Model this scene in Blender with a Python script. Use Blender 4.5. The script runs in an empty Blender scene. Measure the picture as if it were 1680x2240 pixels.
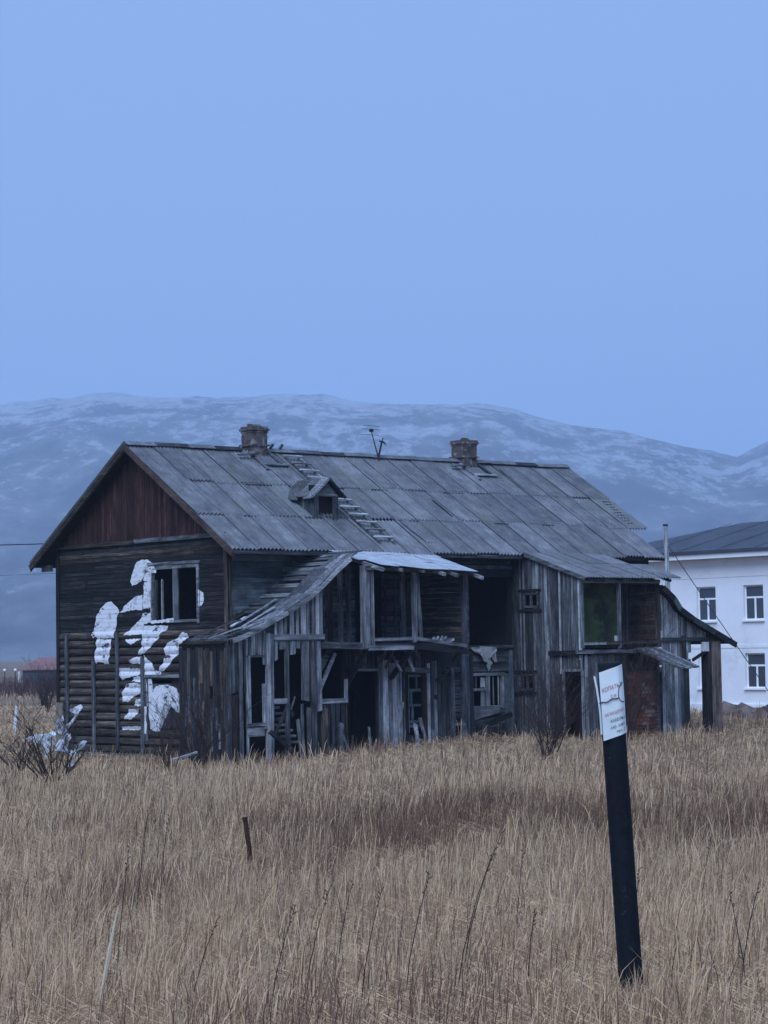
import bpy, bmesh, math, random
import numpy as np
from mathutils import Matrix, Vector
rnd = random.Random(7)
S = bpy.context.scene
COL = S.collection

# ------------------------------------------------------------------ camera
pitch = math.atan(299 / 4980); roll = 0.017
Fv = Vector((0, math.cos(pitch), math.sin(pitch)))
R0 = Vector((1, 0, 0)); U0 = Vector((0, -math.sin(pitch), math.cos(pitch)))
Uv = U0 * math.cos(roll) + R0 * math.sin(roll)
Rv = R0 * math.cos(roll) - U0 * math.sin(roll)
cd = bpy.data.cameras.new('camera'); cam = bpy.data.objects.new('camera', cd); COL.objects.link(cam)
cd.sensor_fit = 'HORIZONTAL'; cd.sensor_width = 36; cd.lens = 4980 / 1680 * 36
cd.clip_start = 0.1; cd.clip_end = 9000
cam.matrix_world = Matrix(((Rv.x, Uv.x, -Fv.x, 0), (Rv.y, Uv.y, -Fv.y, 0), (Rv.z, Uv.z, -Fv.z, 1.6), (0, 0, 0, 1)))
S.camera = cam

# ------------------------------------------------------------------ world, sun, exposure
SUN_EL, SUN_AZ = math.radians(48), math.radians(199)     # azimuth clockwise from +Y
w = bpy.data.worlds.new('World'); S.world = w; w.use_nodes = True
nt = w.node_tree; nt.nodes.clear()
out = nt.nodes.new('ShaderNodeOutputWorld'); bg = nt.nodes.new('ShaderNodeBackground')
sky = nt.nodes.new('ShaderNodeTexSky'); sky.sky_type = 'NISHITA'; sky.sun_disc = False
sky.sun_elevation = SUN_EL; sky.sun_rotation = SUN_AZ; sky.air_density = 1.5; sky.dust_density = 2.0; sky.ozone_density = 3.0
mx = nt.nodes.new('ShaderNodeMix'); mx.data_type = 'RGBA'; mx.inputs[0].default_value = 0.97
nt.links.new(sky.outputs[0], mx.inputs[6]); mx.inputs[7].default_value = (1.26, 2.05, 3.88, 1)   # overcast veil, in the sky's own units
nt.links.new(mx.outputs[2], bg.inputs[0]); bg.inputs[1].default_value = 0.1
nt.links.new(bg.outputs[0], out.inputs[0])
sl = bpy.data.lights.new('sun', 'SUN'); sl.energy = 1.5; sl.angle = math.radians(45); sl.color = (0.60, 0.73, 1.0)
so = bpy.data.objects.new('sun', sl); COL.objects.link(so)
sd = Vector((math.sin(SUN_AZ) * math.cos(SUN_EL), math.cos(SUN_AZ) * math.cos(SUN_EL), math.sin(SUN_EL)))
so.rotation_euler = sd.to_track_quat('Z', 'Y').to_euler(); so.location = (0, 0, 60)
S.view_settings.view_transform = 'Standard'; S.view_settings.look = 'None'
S.view_settings.exposure = 1.17; S.view_settings.gamma = 1.0; S.view_settings.use_curve_mapping = False
S.render.engine = 'CYCLES'; S.cycles.max_bounces = 6; S.cycles.volume_bounces = 1; S.cycles.use_denoising = True

# ------------------------------------------------------------------ helpers
def tag(o, label=None, cat=None, group=None, kind=None):
    if label: o['label'] = label
    if cat: o['category'] = cat
    if group: o['group'] = group
    if kind: o['kind'] = kind
    return o
def link(name, me, mat=None, parent=None):
    o = bpy.data.objects.new(name, me); COL.objects.link(o)
    if mat is not None and me is not None and not me.materials: me.materials.append(mat)
    if parent is not None: o.parent = parent
    return o
def empty(name, loc=(0, 0, 0), rz=0.0):
    o = bpy.data.objects.new(name, None); COL.objects.link(o); o.location = loc; o.rotation_euler = (0, 0, rz)
    o.empty_display_size = 0.3
    return o
def meshobj(name, vs, fs, mat, parent=None, smooth=False):
    me = bpy.data.meshes.new(name); me.from_pydata([tuple(v) for v in vs], [], fs); me.update()
    if smooth: me.polygons.foreach_set('use_smooth', [True] * len(me.polygons))
    return link(name, me, mat, parent)
def slabdata(poly, ext):
    """polygon (3D points) extruded by vector ext -> verts, faces"""
    n = len(poly); e = Vector(ext); P = [Vector(p) for p in poly]
    vs = P + [p + e for p in P]
    nn = Vector((0, 0, 0))
    for i in range(n): nn += P[i].cross(P[(i + 1) % n])
    flip = nn.dot(e) > 0
    a = list(range(n)); b = [i + n for i in range(n)]
    fs = [a[::-1], b] if flip else [a, b[::-1]]
    for i in range(n):
        j = (i + 1) % n; q = [i, j, j + n, i + n]
        fs.append(q if flip else q[::-1])
    return vs, fs
def slab(name, parent, mat, poly, ext):
    vs, fs = slabdata(poly, ext); return meshobj(name, vs, fs, mat, parent)
class MB:
    def __init__(s): s.v = []; s.f = []
    def add(s, vs, fs):
        k = len(s.v); s.v += [tuple(v) for v in vs]; s.f += [[i + k for i in f] for f in fs]
    def slab(s, poly, ext): s.add(*slabdata(poly, ext))
    def box(s, x0, x1, y0, y1, z0, z1): s.slab([(x0, y0, z0), (x1, y0, z0), (x1, y1, z0), (x0, y1, z0)], (0, 0, z1 - z0))
    def tube(s, pts, rs, n=6):
        P = [Vector(p) for p in pts]; k = len(s.v); prev = None
        for i, p in enumerate(P):
            d = (P[min(i + 1, len(P) - 1)] - P[max(i - 1, 0)]).normalized()
            if prev is None:
                a = d.orthogonal().normalized()
            else:
                a = (prev - d * prev.dot(d)).normalized()
            prev = a; b = d.cross(a); r = rs[i] if hasattr(rs, '__len__') else rs
            for q in range(n):
                t = 2 * math.pi * q / n; s.v.append(tuple(p + a * (math.cos(t) * r) + b * (math.sin(t) * r)))
        for i in range(len(P) - 1):
            for q in range(n):
                q2 = (q + 1) % n
                s.f.append([k + i * n + q, k + i * n + q2, k + (i + 1) * n + q2, k + (i + 1) * n + q])
        s.f.append([k + q for q in range(n)][::-1]); s.f.append([k + (len(P) - 1) * n + q for q in range(n)])
    def build(s, name, mat, parent=None, smooth=False): return meshobj(name, s.v, s.f, mat, parent, smooth)
def bx(name, parent, mat, x0, x1, y0, y1, z0, z1):
    m = MB(); m.box(x0, x1, y0, y1, z0, z1); return m.build(name, mat, parent)
def j(a): return rnd.uniform(-a, a)
def vboard(name, parent, mat, x0, x1, z0, z1, y, t=0.03, lean=0.0, zr=None):
    """upright board on a plane facing -y (front); zr = height of its right upper corner"""
    k = 0.012; zr = z1 if zr is None else zr
    p = [(x0 + j(k), y, z0 + j(.03)), (x1 + j(k), y, z0 + j(.03)), (x1 + j(k) + lean, y, zr + j(.02)), (x0 + j(k) + lean, y, z1 + j(.02))]
    return slab(name, parent, mat, p, (0, -t + j(.004), 0))
def vboard_x(name, parent, mat, y0, y1, z0, z1, x, t=0.03, lean=0.0, zr=None):
    """upright board on a plane facing -x"""
    k = 0.012; zr = z1 if zr is None else zr
    p = [(x, y0 + j(k), z0 + j(.03)), (x, y1 + j(k), z0 + j(.03)), (x, y1 + j(k) + lean, zr + j(.02)), (x, y0 + j(k) + lean, z1 + j(.02))]
    return slab(name, parent, mat, p, (-t + j(.004), 0, 0))
def hboard(name, parent, mat, x0, x1, z0, z1, y, t=0.03):
    k = .006
    p = [(x0 + j(.02), y, z0 + j(k)), (x1 + j(.02), y, z0 + j(k)), (x1 + j(.02), y, z1 + j(k)), (x0 + j(.02), y, z1 + j(k))]
    return slab(name, parent, mat, p, (0, -t, 0))
def hboard_x(name, parent, mat, y0, y1, z0, z1, x, t=0.03):
    k = .006
    p = [(x, y0 + j(.02), z0 + j(k)), (x, y1 + j(.02), z0 + j(k)), (x, y1 + j(.02), z1 + j(k)), (x, y0 + j(.02), z1 + j(k))]
    return slab(name, parent, mat, p, (-t, 0, 0))
def bar(name, parent, mat, a, b, w, t, n=(0, -1, 0)):
    a = Vector(a); b = Vector(b); d = (b - a).normalized(); n = Vector(n); n = (n - d * n.dot(d)).normalized(); s = n.cross(d)
    p = [a - s * w / 2 + d * j(.02), a + s * w / 2, b + s * w / 2 + d * j(.02), b - s * w / 2]
    return slab(name, parent, mat, p, n * t)
def wall_mesh(m, axis, pos, depth, u0, u1, z0, z1, holes):
    """wall with rectangular holes as boxes; axis 'x': plane x=pos (u=y), 'y': plane y=pos (u=x); depth goes into the house (+)"""
    us = sorted({u0, u1, *[min(max(h[0], u0), u1) for h in holes], *[min(max(h[1], u0), u1) for h in holes]})
    zs = sorted({z0, z1, *[h[2] for h in holes], *[h[3] for h in holes]})
    for a, b in zip(us[:-1], us[1:]):
        run = None
        for c, d in list(zip(zs[:-1], zs[1:])) + [(None, None)]:
            solid = c is not None and not any(h[0] <= (a + b) / 2 <= h[1] and h[2] <= (c + d) / 2 <= h[3] for h in holes)
            if solid: run = (run[0], d) if run else (c, d)
            elif run:
                if axis == 'x': m.box(pos, pos + depth, a, b, run[0], run[1])
                else: m.box(a, b, pos, pos + depth, run[0], run[1])
                run = None

# ------------------------------------------------------------------ materials
def mat_new(name):
    m = bpy.data.materials.new(name); m.use_nodes = True; n = m.node_tree.nodes; l = m.node_tree.links
    b = n['Principled BSDF']; b.inputs['Specular IOR Level'].default_value = 0.25; b.inputs['Roughness'].default_value = 0.85
    return m, n, l, b
def noise(n, l, vec, scale, detail=4, rough=0.6, w=None):
    t = n.new('ShaderNodeTexNoise'); t.inputs['Scale'].default_value = scale; t.inputs['Detail'].default_value = detail; t.inputs['Roughness'].default_value = rough
    if w is not None:
        t.noise_dimensions = '4D'; l.new(w, t.inputs['W'])
    if vec is not None: l.new(vec, t.inputs['Vector'])
    return t
def ramp(n, l, fac, stops):
    r = n.new('ShaderNodeValToRGB'); e = r.color_ramp.elements
    while len(e) < len(stops): e.new(0.5)
    for q, (p, c) in zip(e, stops): q.position = p; q.color = (*c, 1)
    l.new(fac, r.inputs[0]); return r
def mathn(n, l, op, a, b=None):
    t = n.new('ShaderNodeMath'); t.operation = op
    for i, v in enumerate((a, b)):
        if v is None: continue
        if isinstance(v, (int, float)): t.inputs[i].default_value = v
        else: l.new(v, t.inputs[i])
    return t.outputs[0]
def mixc(n, l, fac, a, b, mode='MIX'):
    t = n.new('ShaderNodeMix'); t.data_type = 'RGBA'; t.blend_type = mode
    for i, v in ((0, fac), (6, a), (7, b)):
        if isinstance(v, (int, float)): t.inputs[i].default_value = v
        elif isinstance(v, tuple): t.inputs[i].default_value = (*v, 1)
        else: l.new(v, t.inputs[i])
    return t.outputs[2]
def bump(n, l, b, h, strength, dist=0.02):
    t = n.new('ShaderNodeBump'); t.inputs['Strength'].default_value = strength; t.inputs['Distance'].default_value = dist
    l.new(h, t.inputs['Height']); l.new(t.outputs[0], b.inputs['Normal'])
def wood(name, dark, mid, light, axis='z', var=0.55, patch=0.5, wear=None):
    """weathered timber; axis = grain direction in the house's own axes; every board gets its own tone"""
    m, n, l, b = mat_new(name)
    tc = n.new('ShaderNodeTexCoord'); oi = n.new('ShaderNodeObjectInfo'); mp = n.new('ShaderNodeMapping')
    mp.inputs['Scale'].default_value = {'x': (.5, 9, 9), 'y': (9, .5, 9), 'z': (9, 9, .5)}[axis]
    l.new(tc.outputs['Object'], mp.inputs[0])
    wv = mathn(n, l, 'MULTIPLY', oi.outputs['Random'], 37.0)
    g = noise(n, l, mp.outputs[0], 2.2, 6, 0.7, wv)
    c = ramp(n, l, g.outputs[0], [(0.34, dark), (0.5, mid), (0.66, light)]).outputs[0]
    p = noise(n, l, tc.outputs['Object'], 1.6, 5, 0.65, wv)
    pr = ramp(n, l, p.outputs[0], [(0.35, (1 - patch,) * 3), (0.65, (1.0 + patch * .5,) * 3)]).outputs[0]
    c = mixc(n, l, 1.0, c, pr, 'MULTIPLY')
    if wear:
        w_ = noise(n, l, mp.outputs[0], 0.9, 5, 0.75, wv)
        wf = ramp(n, l, w_.outputs[0], [(0.56, (0, 0, 0)), (0.62, (1, 1, 1))]).outputs[0]
        c = mixc(n, l, wf, c, wear)
    v = n.new('ShaderNodeMapRange'); v.inputs['To Min'].default_value = 1 - var; v.inputs['To Max'].default_value = 1 + var
    l.new(oi.outputs['Random'], v.inputs[0])
    vc = n.new('ShaderNodeCombineColor'); [l.new(v.outputs[0], vc.inputs[i]) for i in range(3)]
    c = mixc(n, l, 1.0, c, vc.outputs[0], 'MULTIPLY')
    l.new(c, b.inputs['Base Color']); bump(n, l, b, g.outputs[0], 0.5, 0.015)
    b.inputs['Roughness'].default_value = 0.9
    return m
def plain(name, c, rough=0.8, metal=0.0, var=0.15, scale=6.0, c2=None, thr=0.55):
    m, n, l, b = mat_new(name)
    tc = n.new('ShaderNodeTexCoord'); t = noise(n, l, tc.outputs['Object'], scale, 6, 0.65)
    lo = tuple(x * (1 - var) for x in c); hi = tuple(min(1, x * (1 + var)) for x in c)
    cc = ramp(n, l, t.outputs[0], [(0.3, lo), (0.7, hi)]).outputs[0]
    if c2:
        t2 = noise(n, l, tc.outputs['Object'], scale * .6, 8, 0.7)
        f = ramp(n, l, t2.outputs[0], [(thr, (0, 0, 0)), (thr + .08, (1, 1, 1))]).outputs[0]
        cc = mixc(n, l, f, cc, c2)
    l.new(cc, b.inputs['Base Color']); bump(n, l, b, t.outputs[0], 0.25, 0.01)
    b.inputs['Roughness'].default_value = rough; b.inputs['Metallic'].default_value = metal
    return m
WK = {}
TONES = {  # dark, mid, light
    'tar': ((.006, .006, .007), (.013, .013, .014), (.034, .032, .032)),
    'brown': ((.012, .0095, .008), (.046, .037, .030), (.14, .115, .095)),
    'grey': ((.036, .038, .043), (.15, .156, .166), (.35, .358, .373)),
    'pale': ((.11, .113, .12), (.29, .295, .305), (.48, .485, .495)),
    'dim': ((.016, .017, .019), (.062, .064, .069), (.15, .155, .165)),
    'blue': ((.05, .062, .068), (.09, .11, .12), (.16, .18, .185)),
    'red': ((.022, .009, .008), (.048, .019, .016), (.085, .042, .035)),
    'russet': ((.05, .03, .026), (.10, .065, .055), (.16, .115, .10)),
    'dkgreen': ((.02, .03, .026), (.04, .055, .048), (.08, .095, .085)),
}
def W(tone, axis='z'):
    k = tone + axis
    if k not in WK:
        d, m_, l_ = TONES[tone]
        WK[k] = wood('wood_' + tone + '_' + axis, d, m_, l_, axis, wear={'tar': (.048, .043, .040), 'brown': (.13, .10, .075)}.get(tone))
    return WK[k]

def slate_mat():
    m, n, l, b = mat_new('asbestos_slate')
    tc = n.new('ShaderNodeTexCoord'); oi = n.new('ShaderNodeObjectInfo'); geo = n.new('ShaderNodeNewGeometry')
    wv = mathn(n, l, 'MULTIPLY', oi.outputs['Random'], 50)
    a = noise(n, l, tc.outputs['Object'], 2.0, 8, 0.7, wv)
    c = ramp(n, l, a.outputs[0], [(0.3, (.085, .092, .105)), (0.5, (.148, .156, .172)), (0.72, (.235, .24, .252))]).outputs[0]
    mp = n.new('ShaderNodeMapping'); mp.inputs['Scale'].default_value = (7, .35, 1); l.new(tc.outputs['Object'], mp.inputs[0])
    st = noise(n, l, mp.outputs[0], 1.6, 6, 0.7, wv)
    sr = ramp(n, l, st.outputs[0], [(0.34, (.68,) * 3), (0.64, (1.16,) * 3)]).outputs[0]
    c = mixc(n, l, 1.0, c, sr, 'MULTIPLY')
    lich = noise(n, l, geo.outputs['Position'], 0.55, 7, 0.75)
    lf = ramp(n, l, lich.outputs[0], [(0.52, (0, 0, 0)), (0.7, (.75, .75, .75))]).outputs[0]
    c = mixc(n, l, lf, c, (.13, .155, .125))
    v = n.new('ShaderNodeMapRange'); v.inputs['To Min'].default_value = .80; v.inputs['To Max'].default_value = 1.18; l.new(oi.outputs['Random'], v.inputs[0])
    vc = n.new('ShaderNodeCombineColor'); [l.new(v.outputs[0], vc.inputs[i]) for i in range(3)]
    c = mixc(n, l, 1.0, c, vc.outputs[0], 'MULTIPLY')
    l.new(c, b.inputs['Base Color']); bump(n, l, b, a.outputs[0], .3, .01); b.inputs['Roughness'].default_value = .92
    return m
M_SLATE = slate_mat()
M_TIN = plain('galvanised_tin', (.50, .52, .54), .5, .35, .25, 2.5, (.22, .21, .20), .62)
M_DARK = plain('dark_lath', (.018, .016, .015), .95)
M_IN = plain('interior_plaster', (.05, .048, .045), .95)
M_GREEN = plain('green_limewash', (.095, .125, .055), .95, 0, .4, 1.6, (.045, .05, .04), .50)
M_CHIM = plain('chimney_brick', (.10, .078, .072), .95, 0, .5, 5.0, (.27, .26, .25), .53)
M_WPAINT = plain('white_paint', (.62, .63, .64), .8, 0, .12, 9.0, (.16, .15, .16), .60)
M_PLASTER = plain('white_limewash', (.80, .80, .81), .9, 0, .06, .9, (.68, .685, .70), .58)
M_TRIM = plain('white_window_frame', (.85, .86, .88), .5, 0, .04)
M_ROOFMETAL = plain('dark_roof_metal', (.052, .057, .072), .6, 0, .3, .8)
M_GLASS = None
def glass():
    m, n, l, b = mat_new('window_glass'); b.inputs['Base Color'].default_value = (.05, .055, .065, 1); b.inputs['Roughness'].default_value = .12
    b.inputs['Specular IOR Level'].default_value = .6; return m
M_GLASS = glass()
M_POST = plain('black_post_paint', (.0045, .007, .0125), .8, 0, .5, 38, (.04, .048, .062), .625)
M_SIGN = plain('enamel_sign', (.70, .76, .76), .55, 0, .08, 9, (.56, .58, .57), .60)
M_RED = plain('red_print', (.45, .10, .13), .6); M_INK = plain('green_print', (.03, .09, .10), .6)
M_RUST = plain('rust', (.055, .026, .02), .9, .2, .5, 20)
M_CLOTH = plain('grey_cloth', (.36, .35, .35), .95, 0, .25, 7)
M_WHITEFILM = plain('white_film', (.52, .53, .56), .6, 0, .3, 9, (.2, .19, .2), .52)
M_TWIG = plain('bare_twig', (.042, .028, .023), .9, 0, .4, 5)
M_WIRE = plain('wire_black', (.03, .03, .035), .8)
M_RUBBLE = plain('rubble', (.16, .12, .10), .95, 0, .5, 1.6, (.33, .31, .30), .6)
M_SNOW = plain('old_snow', (.72, .74, .78), .7, 0, .1, 1.5)
M_BRICKS = [plain('brick_%d' % i, c, .95, 0, .3, 9) for i, c in enumerate([(.13, .045, .032), (.10, .038, .03), (.165, .065, .045), (.17, .13, .105), (.07, .035, .03)])]

# ------------------------------------------------------------------ ground, hills
def gz(y): return np.interp(y, [8, 66, 200, 1500], [0, -1.71, -1.75, -3.0])
def gnoise(x, y):
    return .05 * np.sin(x * .9 + 1.3 * np.sin(y * .31)) * np.sin(y * .7 + 1.1 * np.sin(x * .43)) + .07 * np.sin(x * .23 + 2) * np.sin(y * .19 + .5)
def ground_z(x, y): return gz(y) + .26 * np.clip((np.asarray(x) + 3.5) / 6, 0, 1) * np.clip((np.asarray(y) - 50) / 18, 0, 1) + gnoise(np.asarray(x), np.asarray(y)) * np.clip((np.asarray(y) - 4) / 6, 0, 1)
def ground_mat():
    m, n, l, b = mat_new('dead_turf'); geo = n.new('ShaderNodeNewGeometry')
    a = noise(n, l, geo.outputs['Position'], 7, 8, .75); c = noise(n, l, geo.outputs['Position'], .12, 5, .6)
    c1 = ramp(n, l, a.outputs[0], [(.3, (.09, .058, .036)), (.5, (.23, .155, .092)), (.7, (.40, .285, .17))]).outputs[0]
    c2 = ramp(n, l, c.outputs[0], [(.4, (.6, .55, .55)), (.6, (1.05, 1.02, 1.0))]).outputs[0]
    l.new(mixc(n, l, 1.0, c1, c2, 'MULTIPLY'), b.inputs['Base Color']); bump(n, l, b, a.outputs[0], .8, .08)
    b.inputs['Roughness'].default_value = 1; return m
gy = np.concatenate([np.linspace(-80, 4, 10), np.linspace(5, 80, 120), np.geomspace(82, 3200, 36)])
gx = np.concatenate([-np.geomspace(1600, 32, 18), np.linspace(-30, 30, 81), np.geomspace(32, 1600, 18)])
X, Y = np.meshgrid(gx, gy); Z = ground_z(X, Y); nx, ny = len(gx), len(gy)
vs = np.stack([X.ravel(), Y.ravel(), Z.ravel()], 1)
fs = [[r * nx + c, r * nx + c + 1, (r + 1) * nx + c + 1, (r + 1) * nx + c] for r in range(ny - 1) for c in range(nx - 1)]
g = meshobj('ground', vs, fs, ground_mat(), smooth=True)
tag(g, 'flat field of dead turf sloping gently down to the old wooden house', 'ground', kind='structure')

CREST = [(-1500, 120), (-900, 140), (-525, 149.1), (-435, 156.7), (-344, 162.7), (-253, 164.2), (-223, 167.6), (-192, 169.8), (-162, 167.2), (-126, 165.4), (-84, 165.2), (-65, 166.2), (-41, 166.3), (-23, 163.6), (1, 161.4), (19, 160.1), (37, 160.1), (62, 160.9), (74, 160.1), (84, 157.8), (99, 152.1), (114, 147.3), (134, 143.9), (152, 141.5), (170, 137.8), (200, 132.2), (221, 126.3), (235, 124.6), (242, 129.3), (255, 134.9), (291, 144.3), (382, 151.8), (503, 140.7), (900, 150), (1500, 120)]
def hill_mat():
    m, n, l, b = mat_new('snowy_rock'); geo = n.new('ShaderNodeNewGeometry')
    mp = n.new('ShaderNodeMapping'); mp.inputs['Scale'].default_value = (.0095, .0034, .017); mp.inputs['Rotation'].default_value = (0, math.radians(7), 0); l.new(geo.outputs['Position'], mp.inputs[0])
    a = noise(n, l, mp.outputs[0], 1.0, 10, .66); a.inputs['Distortion'].default_value = .35
    mp2 = n.new('ShaderNodeMapping'); mp2.inputs['Scale'].default_value = (.048, .012, .078); mp2.inputs['Rotation'].default_value = (0, math.radians(-18), 0); l.new(geo.outputs['Position'], mp2.inputs[0])
    d = noise(n, l, mp2.outputs[0], 1.0, 9, .72); d.inputs['Distortion'].default_value = .2
    big = noise(n, l, geo.outputs['Position'], .0016, 3, .5)
    s = mathn(n, l, 'ADD', mathn(n, l, 'MULTIPLY', a.outputs[0], .4), mathn(n, l, 'MULTIPLY', d.outputs[0], .6))
    # more snow lies higher up
    sep = n.new('ShaderNodeSeparateXYZ'); l.new(geo.outputs['Position'], sep.inputs[0])
    h = mathn(n, l, 'MULTIPLY', mathn(n, l, 'SUBTRACT', sep.outputs[2], 280), .00030)
    s = mathn(n, l, 'ADD', mathn(n, l, 'ADD', s, h), mathn(n, l, 'MULTIPLY', mathn(n, l, 'SUBTRACT', big.outputs[0], .5), .25))
    f = ramp(n, l, s, [(.515, (0, 0, 0)), (.535, (.55, .55, .55)), (.58, (.8, .8, .8)), (.60, (1, 1, 1))]).outputs[0]
    rk = ramp(n, l, a.outputs[0], [(.40, (.035, .032, .036)), (.50, (.085, .076, .078)), (.62, (.17, .16, .165))]).outputs[0]
    c = mixc(n, l, f, rk, (.31, .32, .34))
    l.new(c, b.inputs['Base Color']); b.inputs['Roughness'].default_value = 1; return m
def build_hill():
    xs = np.concatenate([np.linspace(-1500, -420, 30), np.linspace(-410, 420, 260), np.linspace(450, 1500, 30)])
    ts = np.concatenate([np.linspace(0, 1, 60), np.linspace(1.04, 1.5, 8)])
    rs = np.random.RandomState(3)
    ph = rs.rand(40, 3) * 6.28; fr = np.geomspace(.006, .12, 40)
    def fb(x, y):
        s = 0
        for k in range(40): s = s + np.sin(x * fr[k] * math.cos(ph[k, 0]) + y * fr[k] * math.sin(ph[k, 0]) + ph[k, 1]) / (fr[k] * 100) ** .95
        return s
    XX, TT = np.meshgrid(xs, ts); YY = 650 + 850 * TT
    cz = np.interp(xs, [c[0] for c in CREST], [c[1] for c in CREST]) - 6.5
    prof = np.where(TT <= 1, np.sin(np.clip(TT, 0, 1) * math.pi / 2) ** 1.35, 1 - (TT - 1) * .9)
    XW = XX * (YY / 1500)
    nz = fb(XW, YY)
    win = np.clip(TT, 0, 1) * np.clip(1.06 - TT, 0.0, .5) * 2
    ZZ = -4 + (cz[None, :] + 4) * prof + nz * 3.2 * win + (fb(XW * 11, YY * 4) * .38) * np.clip(TT, 0, 1)
    n_x, n_t = len(xs), len(ts); K = 3.1; XW = XW * K; YY = YY * K; ZZ = 1.6 + (ZZ - 1.6) * K
    v = np.stack([XW.ravel(), YY.ravel(), ZZ.ravel()], 1)
    f = [[r * n_x + c, r * n_x + c + 1, (r + 1) * n_x + c + 1, (r + 1) * n_x + c] for r in range(n_t - 1) for c in range(n_x - 1)]
    o = meshobj('hill', v, f, hill_mat(), smooth=True)
    tag(o, 'long rocky hill streaked with old snow behind the houses', 'hill', kind='structure')
build_hill()

# ------------------------------------------------------------------ the wooden house (own axes: x along the long front, y along the gable, z up)
HC = Vector((-4.7796, 69.3113, -1.5148)); HA = math.radians(40.5)
HL, HW = 18.7, 9.6
house = empty('wooden_house', HC, HA)
tag(house, 'derelict two-storey timber house with slate roof, two chimneys and collapsing porches', 'house')
tanp = .637; ang = math.atan(tanp)
def roof_z(y): return 9.79 - tanp * abs(y - 4.83)

# --- gable wall: dark backing with holes, logs below, boards above
GH = [(1.5, 4.07, 4.05, 5.85), (3.03, 4.06, 2.13, 2.32)]
m = MB(); wall_mesh(m, 'x', 0.0, .12, 0, HW, -.25, 6.6, GH); gable = m.build('gable_wall', M_DARK, house)
LOGP = .262; BASE = -.1
def logprof(z):
    q = ((z - BASE) / LOGP) % 1.0
    return 1.25 * (.02 + .075 * math.sqrt(max(0, 1 - (2 * q - 1) ** 2)))
BAYS = [(9.35, 8.85), (8.78, 7.30), (7.18, 5.95), (5.82, 4.50), (4.40, 0.0)]
zl = BASE; k = 0
while zl + LOGP < 3.85:
    for (ya, yb) in BAYS:
        segs = [(ya, yb)]
        if yb == 0.0 and .75 < zl + .1 < 2.35: segs = [(4.40, 4.22), (2.45, 0.0)]
        for (a, b_) in segs:
            pr = [(0, 0)] + [(.02 + .075 * math.sin(t), .5 - .5 * math.cos(t)) for t in [math.pi * i / 6 for i in range(7)]] + [(0, 1)]
            sh = j(.012); vs = []
            for yy in (a, b_):
                d2 = j(.008)
                for (px_, pz_) in pr: vs.append((-px_ * 1.25 + d2 * .5, yy, zl + sh * .3 + pz_ * LOGP * .93))
            n_ = len(pr); fs = [[i, i + 1, i + 1 + n_, i + n_] for i in range(n_ - 1)] + [list(range(n_))[::-1], [i + n_ for i in range(n_)]]
            meshobj('log', vs, fs, W('brown', 'y'), gable)
    zl += LOGP
logtop = zl
ROWP = .143; row = 0; z = logtop
GROWS = []
while z < 6.55:
    zt = min(z + ROWP - .012, 6.6); t = .035 + j(.008); GROWS.append((z, zt, t))
    tone = 'tar'
    if z > 6.05 and rnd.random() < .7: tone = 'brown'
    spans = [(9.5, 0.06)]
    if z + .05 > 4.0 and z + .05 < 5.9: spans = [(9.5, 4.12), (1.45, .06)]
    for (a, b_) in spans:
        if a - b_ > 4:
            c = rnd.uniform(b_ + 1.5, a - 1.5); parts = [(a, c + .008), (c - .008, b_)]
        else: parts = [(a, b_)]
        for (p, q) in parts:
            if rnd.random() < .05 and z > 5.9: continue
            hboard_x('siding_board', gable, W(tone, 'y'), p, q, z, zt, 0, t)
    z += ROWP; row += 1
# uprights over the logs, corner boards, trim
for yb, z0, z1 in [(8.85, -.15, 3.75), (7.24, -.12, 2.85), (5.88, .0, 3.75), (4.45, -.1, 3.0)]:
    vboard_x('upright_batten', gable, W('dim', 'z'), yb + .09, yb - .07, z0, z1, -.115, .05, j(.04))
vboard_x('corner_board', gable, W('tar', 'z'), 9.62, 9.42, 1.5, 6.6, -.036, .04)
vboard_x('corner_board', gable, W('brown', 'z'), .1, -.06, 3.2, 6.45, -.046, .04)
hboard_x('trim_board', gable, W('brown', 'y'), 9.62, 4.9, 6.60, 6.74, -.05, .07); hboard_x('trim_board', gable, W('grey', 'y'), 4.88, .0, 6.62, 6.75, -.05, .07)
hboard_x('sill_beam', gable, W('dim', 'y'), 9.2, 3.9, -.22, -.10, -.02, .14)
bx('foundation_stone', gable, plain('foundation', (.20, .17, .13), .95), -.12, .1, 9.2, 9.62, -.6, 1.5)
for i in range(9):
    y0 = 8.6 - i * .55
    bx('foundation_stone', gable, W('dim', 'y'), -.10 + j(.03), .1, y0 - .5, y0, -.55, -.24)
# --- upper gable window
gw = MB()
for r in [(4.09, 3.99, 4.05, 5.87), (1.58, 1.47, 4.0, 5.87), (4.0, 1.58, 5.74, 5.86), (4.0, 1.58, 4.05, 4.13)]: gw.box(-.06, .06, r[1], r[0], r[2], r[3])
gwin = gw.build('window', W('grey', 'y'), gable); gwin['label'] = 'glassless upper window frame with broken mullions'
for (a, b_, t_) in [(2.86, 2.58, 'grey'), (3.86, 3.74, 'dim'), (3.50, 3.40, 'pale')]:
    slab('mullion', gwin, W(t_, 'z'), [(.0, a, 4.14), (.0, b_, 4.14), (.0, b_ + j(.02), 5.73 - (0 if t_ == 'grey' else .35)), (.0, a + j(.02), 5.73 - (0 if t_ == 'grey' else .3))], (-.05, 0, 0))
hboard_x('window_head', gwin, W('grey', 'y'), 4.2, 1.4, 5.87, 5.96, -.045, .05)
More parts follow.
